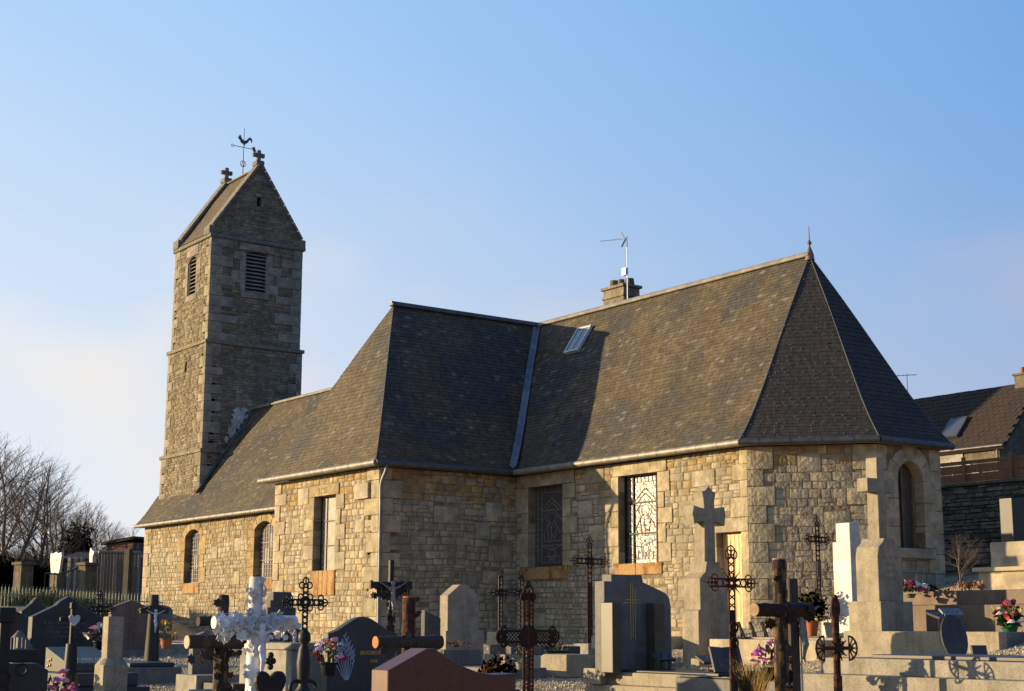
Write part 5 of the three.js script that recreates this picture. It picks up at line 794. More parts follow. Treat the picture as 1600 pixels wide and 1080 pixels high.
// ---- south-west corner, dark stones
{
  let t = thing('iron_cross', 'large black iron cross with thick bars in front of the dark lettered stone', 'cross', 19.64, GR(19.64, 14.42), 14.42);
  part(t, 'post', [rbox(0.07, 1.45, 0.075, 0, 0.66, 0), rbox(0.1, 0.1, 0.11, 0, 1.38, 0)], mat.iron); part(t, 'crossbar', rbox(0.06, 0.085, 0.46, 0.004, 1.12, 0), mat.iron); part(t, 'ornament', [...[0.98, 0.9, 0.82].map((y, i) => moved(new THREE.TorusGeometry(0.05 - i * 0.008, 0.012, 5, 12), 0.03, y, 0, 0, Math.PI / 2, 0)), ...[-0.12, 0.12].map((z) => moved(new THREE.TorusGeometry(0.035, 0.01, 5, 12), 0.03, 1.03, z, 0, Math.PI / 2, 0))], mat.iron);
  t = head('dark lettered headstone behind the large black iron cross', 'headstone', 18.95, 14.3); part(t, 'stone', slabStone(outline.chamfer(0.4, 1.08, 0.05), 0.16), mat.graniteDark); part(t, 'inscription', moved(strokes(0.5, [0.5, 0.6, 0.4], 3, mat.gold), 0.082, 0.72, -0.1), M([0.10, 0.09, 0.075]));
  single('grave_lantern', [box(0.09, 0.012, 0.09, 0, 0, 0), ...[[1, 1], [1, -1], [-1, 1], [-1, -1]].map(([a, b]) => box(0.01, 0.18, 0.01, a * 0.04, 0.09, b * 0.04)), cyl(0.06, 0.012, 0.05, 0, 0.205, 0, 4, 0, 0.78, 0), cyl(0.03, 0.03, 0.1, 0, 0.055, 0, 8)], mat.graniteGrey, 'small metal lantern on the dark stone behind the large iron cross', 'lantern', 18.5, 0.13, 13.95);
  t = head('wide dark headstone with a stepped pointed top and gilt lines', 'headstone', 12.02, 11.3); part(t, 'stone', slabStone(outline.peak(0.42, 1.33, 0.14), 0.14), mat.graniteDark); part(t, 'side_wing', slabStone([[-0.09, 0], [0.09, 0], [0.09, 0.76], [0.02, 0.86], [-0.09, 0.86]], 0.16), mat.graniteGrey).position.set(0.05, 0, 0.5); part(t, 'inscription', moved(strokes(0.62, [0.8, 0.6, 0.7, 0.5], 5, mat.gold, 0.004, 0.03), 0.072, 1.02, 0.02), M([0.22, 0.19, 0.13])); slab(t, 'plinth', -0.2, 0.3, 0.05, 1.2, -0.1, 0.42, mat.graniteDark);
  t = thing('grave_slab', 'dark stepped grave slab with a sloping polished desk in front of the wide dark headstone', 'grave', 13.3, GR(13.3, 11.6) - 0.05, 11.6); slab(t, 'base', -0.9, 0.9, 0, 0.95, 0, 0.42, mat.graniteDark); slab(t, 'upper_slab', -0.85, 0.75, 0, 0.8, 0.42, 0.56, mat.granitePol);
  const dk = extr(poly([[-0.34, 0], [0.34, 0], [0.34, 0.1], [-0.34, 0.26]]), 0.55, 0.008); part(t, 'desk', dk.translate(0.1, 0.56, 0), mat.graniteGreen); part(t, 'inscription', moved(strokes(0.4, [0.9, 0.8, 0.8, 0.6], 9, mat.silver, 0.004, 0.03), 0.445, 0.70, 0), M([0.30, 0.30, 0.30])); part(t, 'gilt_ornament', [[-0.02, 0.02], [0.05, 0.03], [0.0, 0.08], [0.06, 0.09]].map(([a, b]) => moved(new THREE.SphereGeometry(0.016, 8, 6), -0.1 + a, 0.60 + b, 0.278)), mat.gold);
  slab(t, 'foot_kerb', 0.92, 1.5, 0.1, 0.7, 0, 0.3, mat.granite);
  for (const [x, z, w, h, f, l] of [[4.86, 9.27, 0.24, 1.12, 'peak', 'small dark headstone with a pointed top close to the railings'], [7.62, 10.57, 0.3, 1.05, 'gable', 'low dark gabled headstone beside the railings'], [3.85, 7.25, 0.36, 1.02, 'gable', 'brown headstone with sloping shoulders behind the granite pier']]) { t = head(l, 'headstone', x, z); part(t, 'stone', slabStone(outline[f](w, h, 0.13), 0.15), x < 4 ? mat.granitePink : mat.graniteDark); slab(t, 'plinth', -0.14, 0.24, 0, 2 * w + 0.14, -0.1, 0.16, mat.graniteGrey); }
  t = head('grey round-topped headstone against the nave wall behind the wooden crucifix', 'headstone', 1.27, 5.69); part(t, 'stone', slabStone(outline.arch(0.34, 0.84, 0.1), 0.14), mat.graniteGrey); slab(t, 'plinth', -0.14, 0.3, 0, 0.9, -0.1, 0.12, mat.concrete);
  t = thing('grave_kerb', 'low concrete grave kerb below the round-topped headstone', 'grave', 3.0, GR(3, 6.3) - 0.05, 6.3); for (const s of [-1, 1]) slab(t, 'kerb', -1.0, 1.0, s * 0.5, 0.13, -0.05, 0.2, mat.concrete); slab(t, 'kerb', 0.87, 1.0, 0, 0.87, -0.05, 0.2, mat.concrete); part(t, 'gravel_fill', box(1.85, 0.1, 0.86, -0.07, 0.06, 0), mat.terrazzo);
  t = thing('wooden_crucifix', 'dark wooden crucifix with a small pale figure on a stone plinth', 'crucifix', 7.89, GR(7.89, 8.49) - 0.04, 8.49); part(t, 'plinth', rbox(0.26, 0.27, 0.26, 0, 0.11, 0), mat.graniteGrey); part(t, 'post', moved(new THREE.CylinderGeometry(0.07, 0.12, 1.0, 4, 1), 0, 0.72, 0, 0, Math.PI / 4, 0), mat.darkWood); part(t, 'crossbar', [rbox(0.07, 0.085, 0.44, 0.01, 0.98, 0), rbox(0.09, 0.02, 0.24, 0.01, 1.03, 0.12, 0.005, 0.35, 0, 0), rbox(0.09, 0.02, 0.24, 0.01, 1.03, -0.12, 0.005, -0.35, 0, 0)], mat.darkWood); corpus(t, 0.085, 0.88, 0, 0.5, M([0.48, 0.52, 0.56], { roughness: 0.5 })); part(t, 'name_plate', rbox(0.012, 0.1, 0.2, 0.134, 0.12, 0), mat.silver);
  t = thing('granite_pier', 'square granite grave pier on a stepped base', 'gravestone', 15.24, GR(15.24, 11.97) - 0.05, 11.97); part(t, 'shaft', rbox(0.15, 0.5, 0.16, 0, 0.97, 0, 0.01), mat.granite); part(t, 'block', [rbox(0.24, 0.26, 0.25, 0, 0.63, 0, 0.01), moved(new THREE.CylinderGeometry(0.11, 0.17, 0.07, 4), 0, 0.79, 0, 0, Math.PI / 4, 0)], mat.granite); part(t, 'base', [rbox(0.42, 0.42, 0.42, 0, 0.25, 0, 0.012), moved(new THREE.CylinderGeometry(0.18, 0.29, 0.06, 4), 0, 0.48, 0, 0, Math.PI / 4, 0)], mat.granite);
  t = thing('iron_cross', 'dark iron cross bearing a pale heart plate beside the sloping desk slab', 'cross', 14.03, GR(14.03, 11.94), 11.94); part(t, 'post', [rbox(0.05, 1.32, 0.05, 0, 0.62, 0), cyl(0.1, 0.06, 0.9, 0, 0.4, 0, 8)], mat.iron); part(t, 'crossbar', [rbox(0.04, 0.05, 0.28, 0, 1.1, 0), rbox(0.06, 0.07, 0.07, 0, 1.24, 0)], mat.iron); const hs = new THREE.Shape(); hs.moveTo(0, -0.05); hs.bezierCurveTo(-0.08, 0.0, -0.07, 0.07, -0.03, 0.065); hs.quadraticCurveTo(0, 0.06, 0, 0.03); hs.quadraticCurveTo(0, 0.06, 0.03, 0.065); hs.bezierCurveTo(0.07, 0.07, 0.08, 0, 0, -0.05); part(t, 'heart_plate', facing(extr(hs, 0.02, 0.004)).translate(0.04, 1.08, 0), M([0.42, 0.44, 0.46]));
  t = thing('iron_cross', 'black iron cross with a scrolled head in front of the railings', 'cross', 6.44, GR(6.44, 8.78), 8.78); scrollCross(t, 1.2, 0.5, 0.92, mat.iron, { bar: 0.016, gap: 0.035, end: 0.08 });
  single('grave_lantern', [box(0.11, 0.012, 0.11, 0, 0.55, 0), box(0.03, 0.55, 0.03, 0, 0.27, 0), ...[[1, 1], [1, -1], [-1, 1], [-1, -1]].map(([a, b]) => box(0.014, 0.2, 0.014, a * 0.05, 0.65, b * 0.05)), cyl(0.1, 0.015, 0.12, 0, 0.81, 0, 4, 0, 0.78, 0)], mat.iron, 'black lantern with a pointed cap beside the scrolled iron cross', 'lantern', 7.9, GR(7.9, 8.9), 9.35);
  flowers('pink and white flowers on the dark desk slab', 12.6, 0.12, 11.1, 12, 0.34, 0.22, [mat.petalPink, mat.petalWhite], 0.05, 6, mat.iron); flowers('purple pink cyclamen at the foot of the dark slab', 15.0, -0.42, 12.35, 16, 0.3, 0.3, [mat.petalMagenta, mat.petalPink], 0.05, 7, mat.terracotta);
  flowers('yellow and white flowers in front of the brown sloping headstone', 5.4, 0.02, 7.2, 14, 0.4, 0.34, [mat.petalYellow, mat.petalWhite], 0.045, 8, mat.terracotta, [0.1, 0.16]);
  t = thing('grave_slab', 'low grey grave slab behind the granite pier', 'grave', 8.6, GR(8.6, 8.9) - 0.05, 9.1); slab(t, 'slab', -1.0, 0.9, 0, 0.8, 0, 0.24, mat.graniteGrey); slab(t, 'rim', -0.9, 0.8, 0, 0.66, 0.24, 0.3, mat.graniteDark);
  t = thing('grave_slab', 'weathered stone grave edging with dead leaves near the rustic crosses', 'grave', 13.0, GR(13, 9.7) - 0.04, 9.8); slab(t, 'slab', -0.7, 0.8, 0, 0.8, 0, 0.16, mat.granite); slab(t, 'loose_stone', -0.2, 0.5, 0.1, 0.34, 0.165, 0.25, mat.granitePol);
}
// ---- rustic crosses and stones before the nave and transept
{
  let t = thing('rustic_cross', 'white painted rustic log cross covered in moulded ivy, with a small figure', 'cross', 19.22, GR(19.22, 12.42), 12.42); rusticCross(t, 1.6, 0.66, 1.27, 0.056, mat.whitePaint, mat.whitePaint, 7, 190, 0.5, mat.whitePaint, 0.6); corpus(t, 0.09, 1.13, -0.02, 0.56, mat.whitePaint);
  t = thing('heart_ornament', 'dark heart-shaped ornament at the foot of the white cross', 'ornament', 19.75, GR(19.75, 12.5), 12.55); const hs = new THREE.Shape(); hs.moveTo(0, -0.1); hs.bezierCurveTo(-0.16, 0.0, -0.14, 0.14, -0.06, 0.13); hs.quadraticCurveTo(0, 0.12, 0, 0.06); hs.quadraticCurveTo(0, 0.12, 0.06, 0.13); hs.bezierCurveTo(0.14, 0.14, 0.16, 0, 0, -0.1); part(t, 'heart', facing(extr(hs, 0.05, 0.012)).translate(0, 0.82, 0), mat.iron); part(t, 'stem', rbox(0.03, 0.75, 0.04, 0, 0.37, 0), mat.iron); part(t, 'crest', [[0.98, 0], [1.02, 0.02], [1.02, -0.02], [1.06, 0]].map(([y, z]) => moved(new THREE.SphereGeometry(0.024, 7, 5), 0, y, z)), mat.iron);
  flowers('magenta and dark red flowers at the foot of the white cross', 20.0, -0.42, 12.42, 18, 0.28, 0.3, [mat.petalMagenta, mat.petalRed, mat.petalDark], 0.055, 12, mat.iron);
  t = thing('rustic_cross', 'dark brown rustic log cross with peeling gilt edges next to the white one', 'cross', 18.19, GR(18.19, 12.14), 12.2); rusticCross(t, 1.3, 0.6, 1.08, 0.062, mat.flake, M([0.5, 0.4, 0.27], { map: T.mottle }), 17, 42, 0.75, mat.bark, 0.85, mat.bark);
  t = thing('rustic_cross', 'smaller brown rustic log cross half hidden behind the white cross', 'cross', 14.05, GR(14.05, 10.2), 10.25); rusticCross(t, 1.32, 0.58, 1.04, 0.06, mat.bark, mat.bark, 27, 20, 0.4, mat.bark, 0.8);
  t = head('small grey headstone with clipped corners behind the rustic crosses', 'headstone', 11.12, 9.14); part(t, 'stone', slabStone(outline.gable(0.17, 0.84, 0.07), 0.13), mat.graniteGrey); slab(t, 'plinth', -0.14, 0.5, 0, 0.6, -0.1, 0.3, mat.concrete); slab(t, 'slab', 0.5, 1.4, -0.05, 0.55, -0.1, 0.22, mat.graniteDark);
  t = head('blue grey headstone with stepped shoulders against the transept', 'headstone', 6.29, 5.56); part(t, 'stone', slabStone([[-0.27, 0], [0.27, 0], [0.27, 0.94], [0.22, 0.94], [0.22, 1.06], [0.17, 1.06], [0.17, 1.2], [-0.17, 1.2], [-0.17, 1.06], [-0.22, 1.06], [-0.22, 0.94], [-0.27, 0.94]].map(([a, b]) => [a, b]), 0.15), mat.graniteBlue); slab(t, 'plinth', -0.15, 0.3, 0, 0.74, -0.1, 0.2, mat.graniteGrey);
  t = thing('grave_slab', 'pale beige boxed grave slab behind the openwork iron cross', 'grave', 13.0, GR(13, 9) - 0.05, 8.85); slab(t, 'box', -0.75, 0.62, 0, 0.62, -0.05, 0.7, mat.concrete); slab(t, 'lid', -0.78, 0.65, 0, 0.68, 0.7, 0.78, mat.concrete);
  for (const [a, b, h] of [[-0.45, 0.12, 0.16], [-0.12, 0.0, 0.2], [0.25, 0.05, 0.15]]) { const v = single('grave_vase', [moved(new THREE.LatheGeometry([[0.001, 0], [0.05, 0], [0.035, 0.03], [0.075, h * 0.6], [0.045, h * 0.9], [0.055, h]].map((p) => new V2(...p)), 12)), cyl(0.02, 0.05, 0.08, 0, h + 0.03, 0, 8)], mat.graniteDark, h > 0.18 ? 'tallest black vase on the beige boxed grave' : a < 0 ? 'black vase on the beige boxed grave near its head' : 'black vase on the beige boxed grave near its foot', 'vase', 13 + a, GR(13, 9) - 0.05 + 0.785, 8.85 + b); }
  t = thing('iron_cross', 'openwork iron cross with trefoil ends on a draped iron pedestal', 'cross', 17.22, GR(17.22, 10.93) - 0.05, 10.93); scrollCross(t, 1.62, 0.45, 1.4, mat.iron, { y0: 1.05, gap: 0.024, step: 0.055, end: 0.055 }); part(t, 'pedestal', moved(new THREE.LatheGeometry([[0.11, 0.56], [0.08, 0.6], [0.04, 0.66], [0.055, 0.72], [0.066, 0.86], [0.05, 0.98], [0.03, 1.02], [0.06, 1.06], [0.055, 1.12], [0.02, 1.16]].map((p) => new V2(...p)), 12)), mat.iron); part(t, 'scroll', [-1, 1].map((s) => moved(new THREE.TorusGeometry(0.06, 0.018, 6, 12, 4.2), 0, 0.64, s * 0.07, 0, Math.PI / 2, 0)), mat.iron); part(t, 'plinth', rbox(0.3, 0.58, 0.3, 0, 0.27, 0), mat.granite);
  flowers('red and white bouquet between the openwork cross and the wheat-engraved stone', 15.2, -0.12, 9.55, 24, 0.34, 0.34, [mat.petalRed, mat.petalPink, mat.petalWhite], 0.05, 14, mat.iron, [0.09, 0.14]);
  t = head('dark grey headstone engraved with ears of wheat, gently peaked', 'headstone', 14.30, 8.64); part(t, 'stone', slabStone(outline.ogee(0.46, 1.13, 0.19), 0.13), mat.granitePol);
  const wh = [], rr = rng(22); for (let k = 0; k < 9; k++) { const x = -0.02 + (k - 4) * 0.018, top = 0.9 - Math.abs(k - 4) * 0.045; wh.push(facing(bar2(-0.21 + (k - 4) * 0.006, 0.42, -0.21 + x * 1.6, top - 0.12, 0.007, 0.006))); for (let j = 0; j < 6; j++) wh.push(facing(bar2(-0.21 + x * 1.6, top - 0.14 + j * 0.028, -0.21 + x * 1.6 + (j % 2 ? 0.016 : -0.016), top - 0.1 + j * 0.03, 0.01, 0.006))); } part(t, 'wheat_engraving', wh.map((g) => g.translate(0.066, 0, 0)), mat.engrave);
  part(t, 'inscription', [facing(words('HUGMONT', 0.042, 0.005)).translate(0.066, 0.70, -0.12), facing(words('1950', 0.034, 0.005)).translate(0.066, 0.61, -0.14)], mat.gold); slab(t, 'plinth', -0.13, 0.3, 0, 1.1, -0.1, 0.16, mat.graniteGrey); slab(t, 'slab', 0.3, 1.6, 0, 0.95, -0.1, 0.14, mat.graniteGrey);
  t = thing('artificial_flower', 'orange silk flower on a small stand before the wheat-engraved stone', 'flowers', 15.0, -0.38, 8.3); part(t, 'stand', [box(0.01, 0.36, 0.01, 0, 0.2, 0), rbox(0.14, 0.02, 0.2, 0, 0.38, 0)], mat.silver); blossoms(t, 5, 0.1, 0.05, 0.4, [mat.petalOrange], 0.05, 15, mat.leafGreen, 6);
  t = thing('iron_crucifix', 'black crucifix wreathed in iron branches by the corner downpipe', 'crucifix', 7.39, GR(7.39, 4.04), 4.04); part(t, 'post', [rbox(0.07, 1.7, 0.08, 0, 0.85, 0)], mat.iron); part(t, 'crossbar', [rbox(0.06, 0.1, 0.78, 0, 1.28, 0), ...[-0.39, 0.39].map((z) => rbox(0.07, 0.14, 0.05, 0, 1.28, z))], mat.iron); corpus(t, 0.07, 1.13, 0, 0.85, M([0.22, 0.20, 0.19], { roughness: 0.5, metalness: 0.3 })); const br = [], r2 = rng(31); for (let k = 0; k < 60; k++) { const q = leafShape.clone().scale(1.2, 1.2, 1.2).rotateZ(r2() * 6).rotateY(1.57 + r2.in(-1, 1)); q.translate(r2.in(-0.02, 0.05), k < 30 ? r2.in(0.35, 1.25) : 1.28 + r2.in(-0.2, 0.06), k < 30 ? r2.in(-0.09, 0.09) : r2.in(-0.36, 0.36)); br.push(q); } part(t, 'iron_leaves', br, mat.iron); part(t, 'plinth', rbox(0.34, 0.3, 0.34, 0, 0.12, 0), mat.graniteDark);
  t = thing('rustic_cross', 'rust brown rustic log cross with a pale cut end behind the red stone', 'cross', 18.62, GR(18.62, 10.69), 10.69); rusticCross(t, 1.42, 0.64, 1.05, 0.058, mat.rustLog, M([0.50, 0.2, 0.07], { map: T.mottle }), 37, 34, 0.85, mat.bark, 0.75, mat.bark);
  t = head('polished red brown headstone with a curved peak', 'headstone', 21.56, 12.25); part(t, 'stone', slabStone([[-0.48, 0], [0.48, 0], [0.48, 1.09], [0.3, 1.085], ...bumpy(10, (q) => [0.24 - q * 0.38, 1.095 + 0.155 * Math.pow(q, 1.5)]), [-0.2, 1.25], [-0.48, 1.12]], 0.2, 0.01), mat.graniteRed); slab(t, 'plinth', -0.2, 0.5, 0, 1.15, -0.1, 0.12, mat.graniteRed);
  t = head('pale granite headstone with a gabled top and plinth before the transept side', 'headstone', 8.91, 3.65); part(t, 'stone', slabStone([[-0.31, 0.6], [0.31, 0.6], [0.31, 1.18], [0.07, 1.36], [-0.07, 1.36], [-0.31, 1.18]], 0.24), mat.granite); part(t, 'plinth', rbox(0.34, 0.68, 0.74, 0, 0.28, 0), mat.granite);
  t = head('small smooth grey headstone leaning against the gabled granite one', 'headstone', 9.48, 4.57); part(t, 'stone', slabStone([[-0.15, 0], [0.15, 0], [0.15, 0.98], [-0.15, 0.86]].map(([a, b]) => [-a, b]), 0.11), mat.graniteBlue);
  for (const [x, z, l, s] of [[6.04, 0.79, 'black iron cross by the transept side wall, nearest the gabled granite headstone', 1], [6.27, 0.47, 'black iron cross by the transept side wall, nearest the stained window', 2]]) { t = thing('iron_cross', l, 'cross', x, GR(x, z), z); scrollCross(t, 1.5, 0.5, 1.08, mat.iron, { bar: 0.018, gap: 0.035, end: 0.09, rays: s === 2 ? 0.18 : 0.14 }); }
  t = thing('iron_cross', 'rusty latticework iron cross with lobed ends', 'cross', 19.62, GR(19.62, 10.17), 10.17); // pierced plates
  { const lat = (z0, z1, y0, y1) => { const g = [], s = 0.034; for (let y = y0; y < y1 - 0.001; y += s) for (let z = z0; z < z1 - 0.001; z += s) { g.push(rod(new V3(0, y, z), new V3(0, y + s, z + s), 0.0055, 0.0055, 4), rod(new V3(0, y + s, z), new V3(0, y, z + s), 0.0055, 0.0055, 4)); } return g; }, rim = (pts) => pts.map((p, i) => rod(new V3(0, p[1], p[0]), new V3(0, pts[(i + 1) % pts.length][1], pts[(i + 1) % pts.length][0]), 0.011, 0.011, 5)), tor = (y, z, r, w = 0.012) => moved(new THREE.TorusGeometry(r, w, 5, 14), 0, y, z, 0, Math.PI / 2, 0);
    part(t, 'post', [...lat(-0.034, 0.034, 0.3, 1.02), ...lat(-0.034, 0.034, 1.25, 1.46), rod(new V3(0.008, 0.2, 0), new V3(0.008, 1.5, 0), 0.016), ...rim([[-0.045, 0.25], [0.045, 0.25], [0.045, 1.05], [-0.045, 1.05]]), ...rim([[-0.045, 1.2], [0.045, 1.2], [0.045, 1.48], [-0.045, 1.48]])], mat.ironRust);
    part(t, 'crossbar', [...lat(-0.24, -0.07, 1.1, 1.16), ...lat(0.07, 0.24, 1.1, 1.16), ...rim([[-0.26, 1.09], [-0.06, 1.09], [-0.06, 1.18], [-0.26, 1.18]]), ...rim([[0.26, 1.09], [0.06, 1.09], [0.06, 1.18], [0.26, 1.18]])], mat.ironBrown);
    part(t, 'rosette', [cyl(0.085, 0.085, 0.02, 0, 1.135, 0, 16, 0, 0, Math.PI / 2), tor(1.135, 0, 0.085)], mat.ironBrown);
    for (const s of [-1, 1]) part(t, 'finial', [tor(1.135, s * 0.27, 0.045), tor(1.185, s * 0.245, 0.03), tor(1.085, s * 0.245, 0.03), tor(1.135, s * 0.27, 0.02), ...[0.06, 0.1, 0.14, 0.18, 0.22].map((z) => tor(1.075, s * z, 0.014, 0.006))], mat.ironBrown); part(t, 'finial', [tor(1.5, 0, 0.045), tor(1.455, 0.045, 0.026), tor(1.455, -0.045, 0.026), tor(1.555, 0, 0.018)], mat.ironBrown);
    part(t, 'urn', [moved(new THREE.LatheGeometry([[0.02, 0], [0.08, 0.02], [0.05, 0.08], [0.1, 0.18], [0.11, 0.3], [0.06, 0.42], [0.075, 0.46], [0.03, 0.52]].map((p) => new V2(...p)), 12))], mat.ironBrown); part(t, 'bracket', [rbox(0.03, 0.24, 0.04, 0.02, 0.6, 0.12), moved(new THREE.TorusGeometry(0.06, 0.014, 5, 10, 3.4), 0, 0.42, 0.1, 0, Math.PI / 2, 0), moved(new THREE.TorusGeometry(0.06, 0.014, 5, 10, 3.4), 0, 0.42, -0.1, 0, Math.PI / 2, 0)], mat.ironBrown); }
  t = thing('grave_slab', 'long pale grave slab below the stained window', 'grave', 9.6, GR(9.6, 2.3) - 0.05, 2.4); slab(t, 'kerb', -1.1, 1.1, 0, 0.95, -0.05, 0.22, mat.concrete); slab(t, 'slab', -1.05, 0.4, 0, 0.8, 0.22, 0.36, mat.graniteBlue); slab(t, 'head_block', -1.1, -0.8, 0, 0.84, 0.36, 0.58, mat.limestone);
  t = thing('grave_slab', 'grey grave kerb with a raised head block beside the latticework cross', 'grave', 10.6, GR(10.6, 4.4) - 0.05, 4.3); slab(t, 'kerb', -0.9, 1.0, 0, 0.8, -0.05, 0.18, mat.graniteGrey); slab(t, 'head_block', -0.9, -0.62, 0, 0.7, 0.18, 0.42, mat.graniteGrey);
  single('stone_block', rbox(0.55, 0.34, 0.5, 0, 0.16, 0, 0.03), mat.granite, 'rough buff stone block beside the green flower trough', 'block', 11.5, GR(11.5, 3.46), 3.46, 0.1);
  flowers('red flowers in a dark green trough below the stained window', 10.6, GR(10.6, 2.6) + 0.16, 2.95, 10, 0.4, 0.18, [mat.petalRed, mat.petalDark], 0.035, 18, mat.potGreen, [0.19, 0.15], mat.leafGreen, 60);
  flowers('small wreath of red berries on the grey kerb', 10.0, 0.1, 4.45, 26, 0.5, 0.06, [mat.petalRed, mat.petalDark], 0.022, 19, mat.iron, [0.05, 0.02]);
  flowers('white artificial flowers beside the latticework cross', 11.9, -0.2, 4.6, 10, 0.24, 0.3, [mat.petalWhite], 0.03, 20, mat.concrete);
  bush('dry_shrub', 13.4, 6.05, 0.5, 0.5, 520, mat.dryLeaf, 'small dry brown shrub on the gravel before the gabled granite headstone', null, undefined, 0.06, 21, 'plant'); bush('dry_shrub', 4.2, 4.6, 0.7, 0.45, 420, mat.dryLeaf, 'reddish dry shrub at the foot of the transept wall', null, undefined, 0.07, 23, 'plant');
}
// ---- before the chancel
{
  let t = head('grey headstone with one sloping shoulder and a gilt double-lined cross', 'headstone', 14.38, 4.60); part(t, 'stone', slabStone([[-0.56, 0.3], [0.58, 0.3], [0.58, 1.18], [0.55, 1.30], [0.48, 1.36], [0.1, 1.49], [0.08, 1.58], [-0.44, 1.58], [-0.44, 1.49], [-0.56, 1.49]], 0.2), mat.graniteGrey);
  for (const [z, w] of [[0.5, 0.15], [-0.22, 0.17]]) part(t, 'pillar', rbox(0.24, 0.88, w, 0.16, 0.78, z), mat.graniteGreen);
  part(t, 'gilt_cross', [facing(bar2(-0.125, 0.75, -0.125, 1.48, 0.008, 0.005)), facing(bar2(-0.085, 0.78, -0.085, 1.45, 0.008, 0.005)), facing(bar2(-0.045, 0.75, -0.045, 1.40, 0.008, 0.005)), facing(bar2(-0.24, 1.22, 0.07, 1.22, 0.008, 0.005)), facing(bar2(-0.21, 1.26, 0.04, 1.26, 0.008, 0.005))].map((g) => g.translate(0.102, 0, 0)), mat.gold); part(t, 'inscription', moved(strokes(0.5, [0.25, 0, 0.4, 0, 0.7], 33, mat.gold, 0.004, 0.04), 0.102, 0.72, -0.03), M([0.22, 0.08, 0.07]));
  t = thing('tomb', 'two-tier pale granite tomb slab before the gilt-cross headstone', 'tomb', 15.2, GR(15.2, 4.5) - 0.06, 4.36); slab(t, 'lower_slab', -1.25, 1.65, 0, 1.42, -0.05, 0.22, mat.granite); slab(t, 'upper_slab', -1.05, 1.2, 0.04, 1.18, 0.22, 0.38, mat.granite); slab(t, 'polished_top', -0.9, 1.16, 0.04, 1.1, 0.38, 0.41, mat.granitePol); slab(t, 'end_block', -1.2, -0.85, 0.62, 0.3, 0.22, 0.42, mat.granite);
  const ty = GR(15.2, 4.5) + 0.35;
  plaque('tilted dark plaque on a stand beside the gilt-cross headstone', 15.0, ty, 4.55, 0.3, 0.2, mat.graniteDark, 0.1, 1.15, 0.12); plaque('tilted plaque with a small book, at the middle of the two-tier tomb', 15.7, ty, 4.38, 0.36, 0.22, mat.graniteGreen, -0.2, 1.2, 0.1);
  t = thing('stone_book', 'open granite book standing at the end of the two-tier tomb', 'memorial', 17.0, GR(17, 5.4) + 0.42, 5.45); part(t, 'page', [facing(rbox(0.24, 0.3, 0.035, -0.115, 0.16, 0, 0.01)).rotateY(0.22), facing(rbox(0.24, 0.3, 0.035, 0.115, 0.16, 0, 0.01)).rotateY(-0.22)].map((g) => g.rotateZ(0.3)), mat.granitePol); part(t, 'base', rbox(0.22, 0.04, 0.5, 0.02, 0, 0), mat.graniteDark);
  t = thing('tomb', 'dark polished grave slab beyond the open granite book', 'tomb', 17.3, GR(17.3, 5.4) - 0.05, 5.3); slab(t, 'slab', -0.9, 0.9, 0, 0.8, 0, 0.42, mat.graniteGrey); slab(t, 'top', -0.85, 0.85, 0, 0.74, 0.42, 0.45, mat.granitePol);
  t = thing('iron_cross', 'rusty sunburst iron cross in front of the shaded chancel wall', 'cross', 8.59, GR(8.59, 0.67), 0.67); scrollCross(t, 2.12, 0.85, 1.68, mat.ironBrown, { rays: 0.22, gap: 0.045, bar: 0.013, end: 0.11, step: 0.09 }); part(t, 'stem_plate', rbox(0.03, 1.1, 0.075, 0.005, 0.75, 0), mat.ironRust); part(t, 'plinth', rbox(0.4, 0.3, 0.4, 0, 0.1, 0), mat.concrete);
  t = thing('tomb', 'marble-topped table tomb with a dark box base', 'tomb', 11.0, GR(11.6, 1.57) - 0.05, 1.6); slab(t, 'box', -0.6, 0.4, 0, 0.68, -0.05, 0.36, mat.schistFill); slab(t, 'top_slab', -0.75, 0.62, 0, 0.76, 0.36, 0.56, mat.limestone); bush('potted_plant', 11.1, 1.6, 0.42, 0.36, 260, mat.leafGreen, 'dark leafy potted plant on the marble-topped table tomb', null, GR(11.6, 1.57) + 0.5, 0.07, 41, 'plant'); single('flower_bowl', [moved(new THREE.LatheGeometry([[0.001, 0], [0.1, 0], [0.17, 0.1], [0.15, 0.1], [0.001, 0.05]].map((p) => new V2(...p)), 16))], mat.iron, 'black bowl under the plant on the marble-topped table tomb', 'bowl', 11.1, GR(11.6, 1.57) + 0.515, 1.6);
  t = thing('stone_cross', 'tall granite cross with flared arms on a shouldered plinth', 'cross', 11.92, GR(12.07, 0.98) - 0.05, 1.0); const fl = (w, h) => [[-w, 0], [w, 0]];
  part(t, 'plinth', slabStone([[-0.34, 0], [0.34, 0], [0.34, 0.86], [0.295, 0.88], [0.295, 1.36], [0.17, 1.46], [0.14, 1.62], [-0.14, 1.62], [-0.17, 1.46], [-0.295, 1.36], [-0.295, 0.88], [-0.34, 0.86]], 0.38), mat.granite);
  part(t, 'cross', slabStone([[-0.12, 1.6], [0.12, 1.6], [0.11, 2.26], [0.22, 2.24], [0.33, 2.2], [0.34, 2.3], [0.36, 2.36], [0.34, 2.44], [0.33, 2.5], [0.2, 2.47], [0.11, 2.46], [0.12, 2.62], [0.15, 2.72], [0.08, 2.74], [0, 2.82], [-0.08, 2.74], [-0.15, 2.72], [-0.12, 2.62], [-0.11, 2.46], [-0.2, 2.47], [-0.33, 2.5], [-0.34, 2.44], [-0.36, 2.36], [-0.34, 2.3], [-0.33, 2.2], [-0.22, 2.24], [-0.11, 2.26]], 0.24, 0.01), mat.granite);
  t = thing('grave_slab', 'pale kerbed grave of the flared granite cross', 'grave', 13.2, GR(13, 0.9) - 0.05, 0.85); slab(t, 'slab', -0.85, 1.35, 0, 1.0, -0.05, 0.36, mat.limestone);
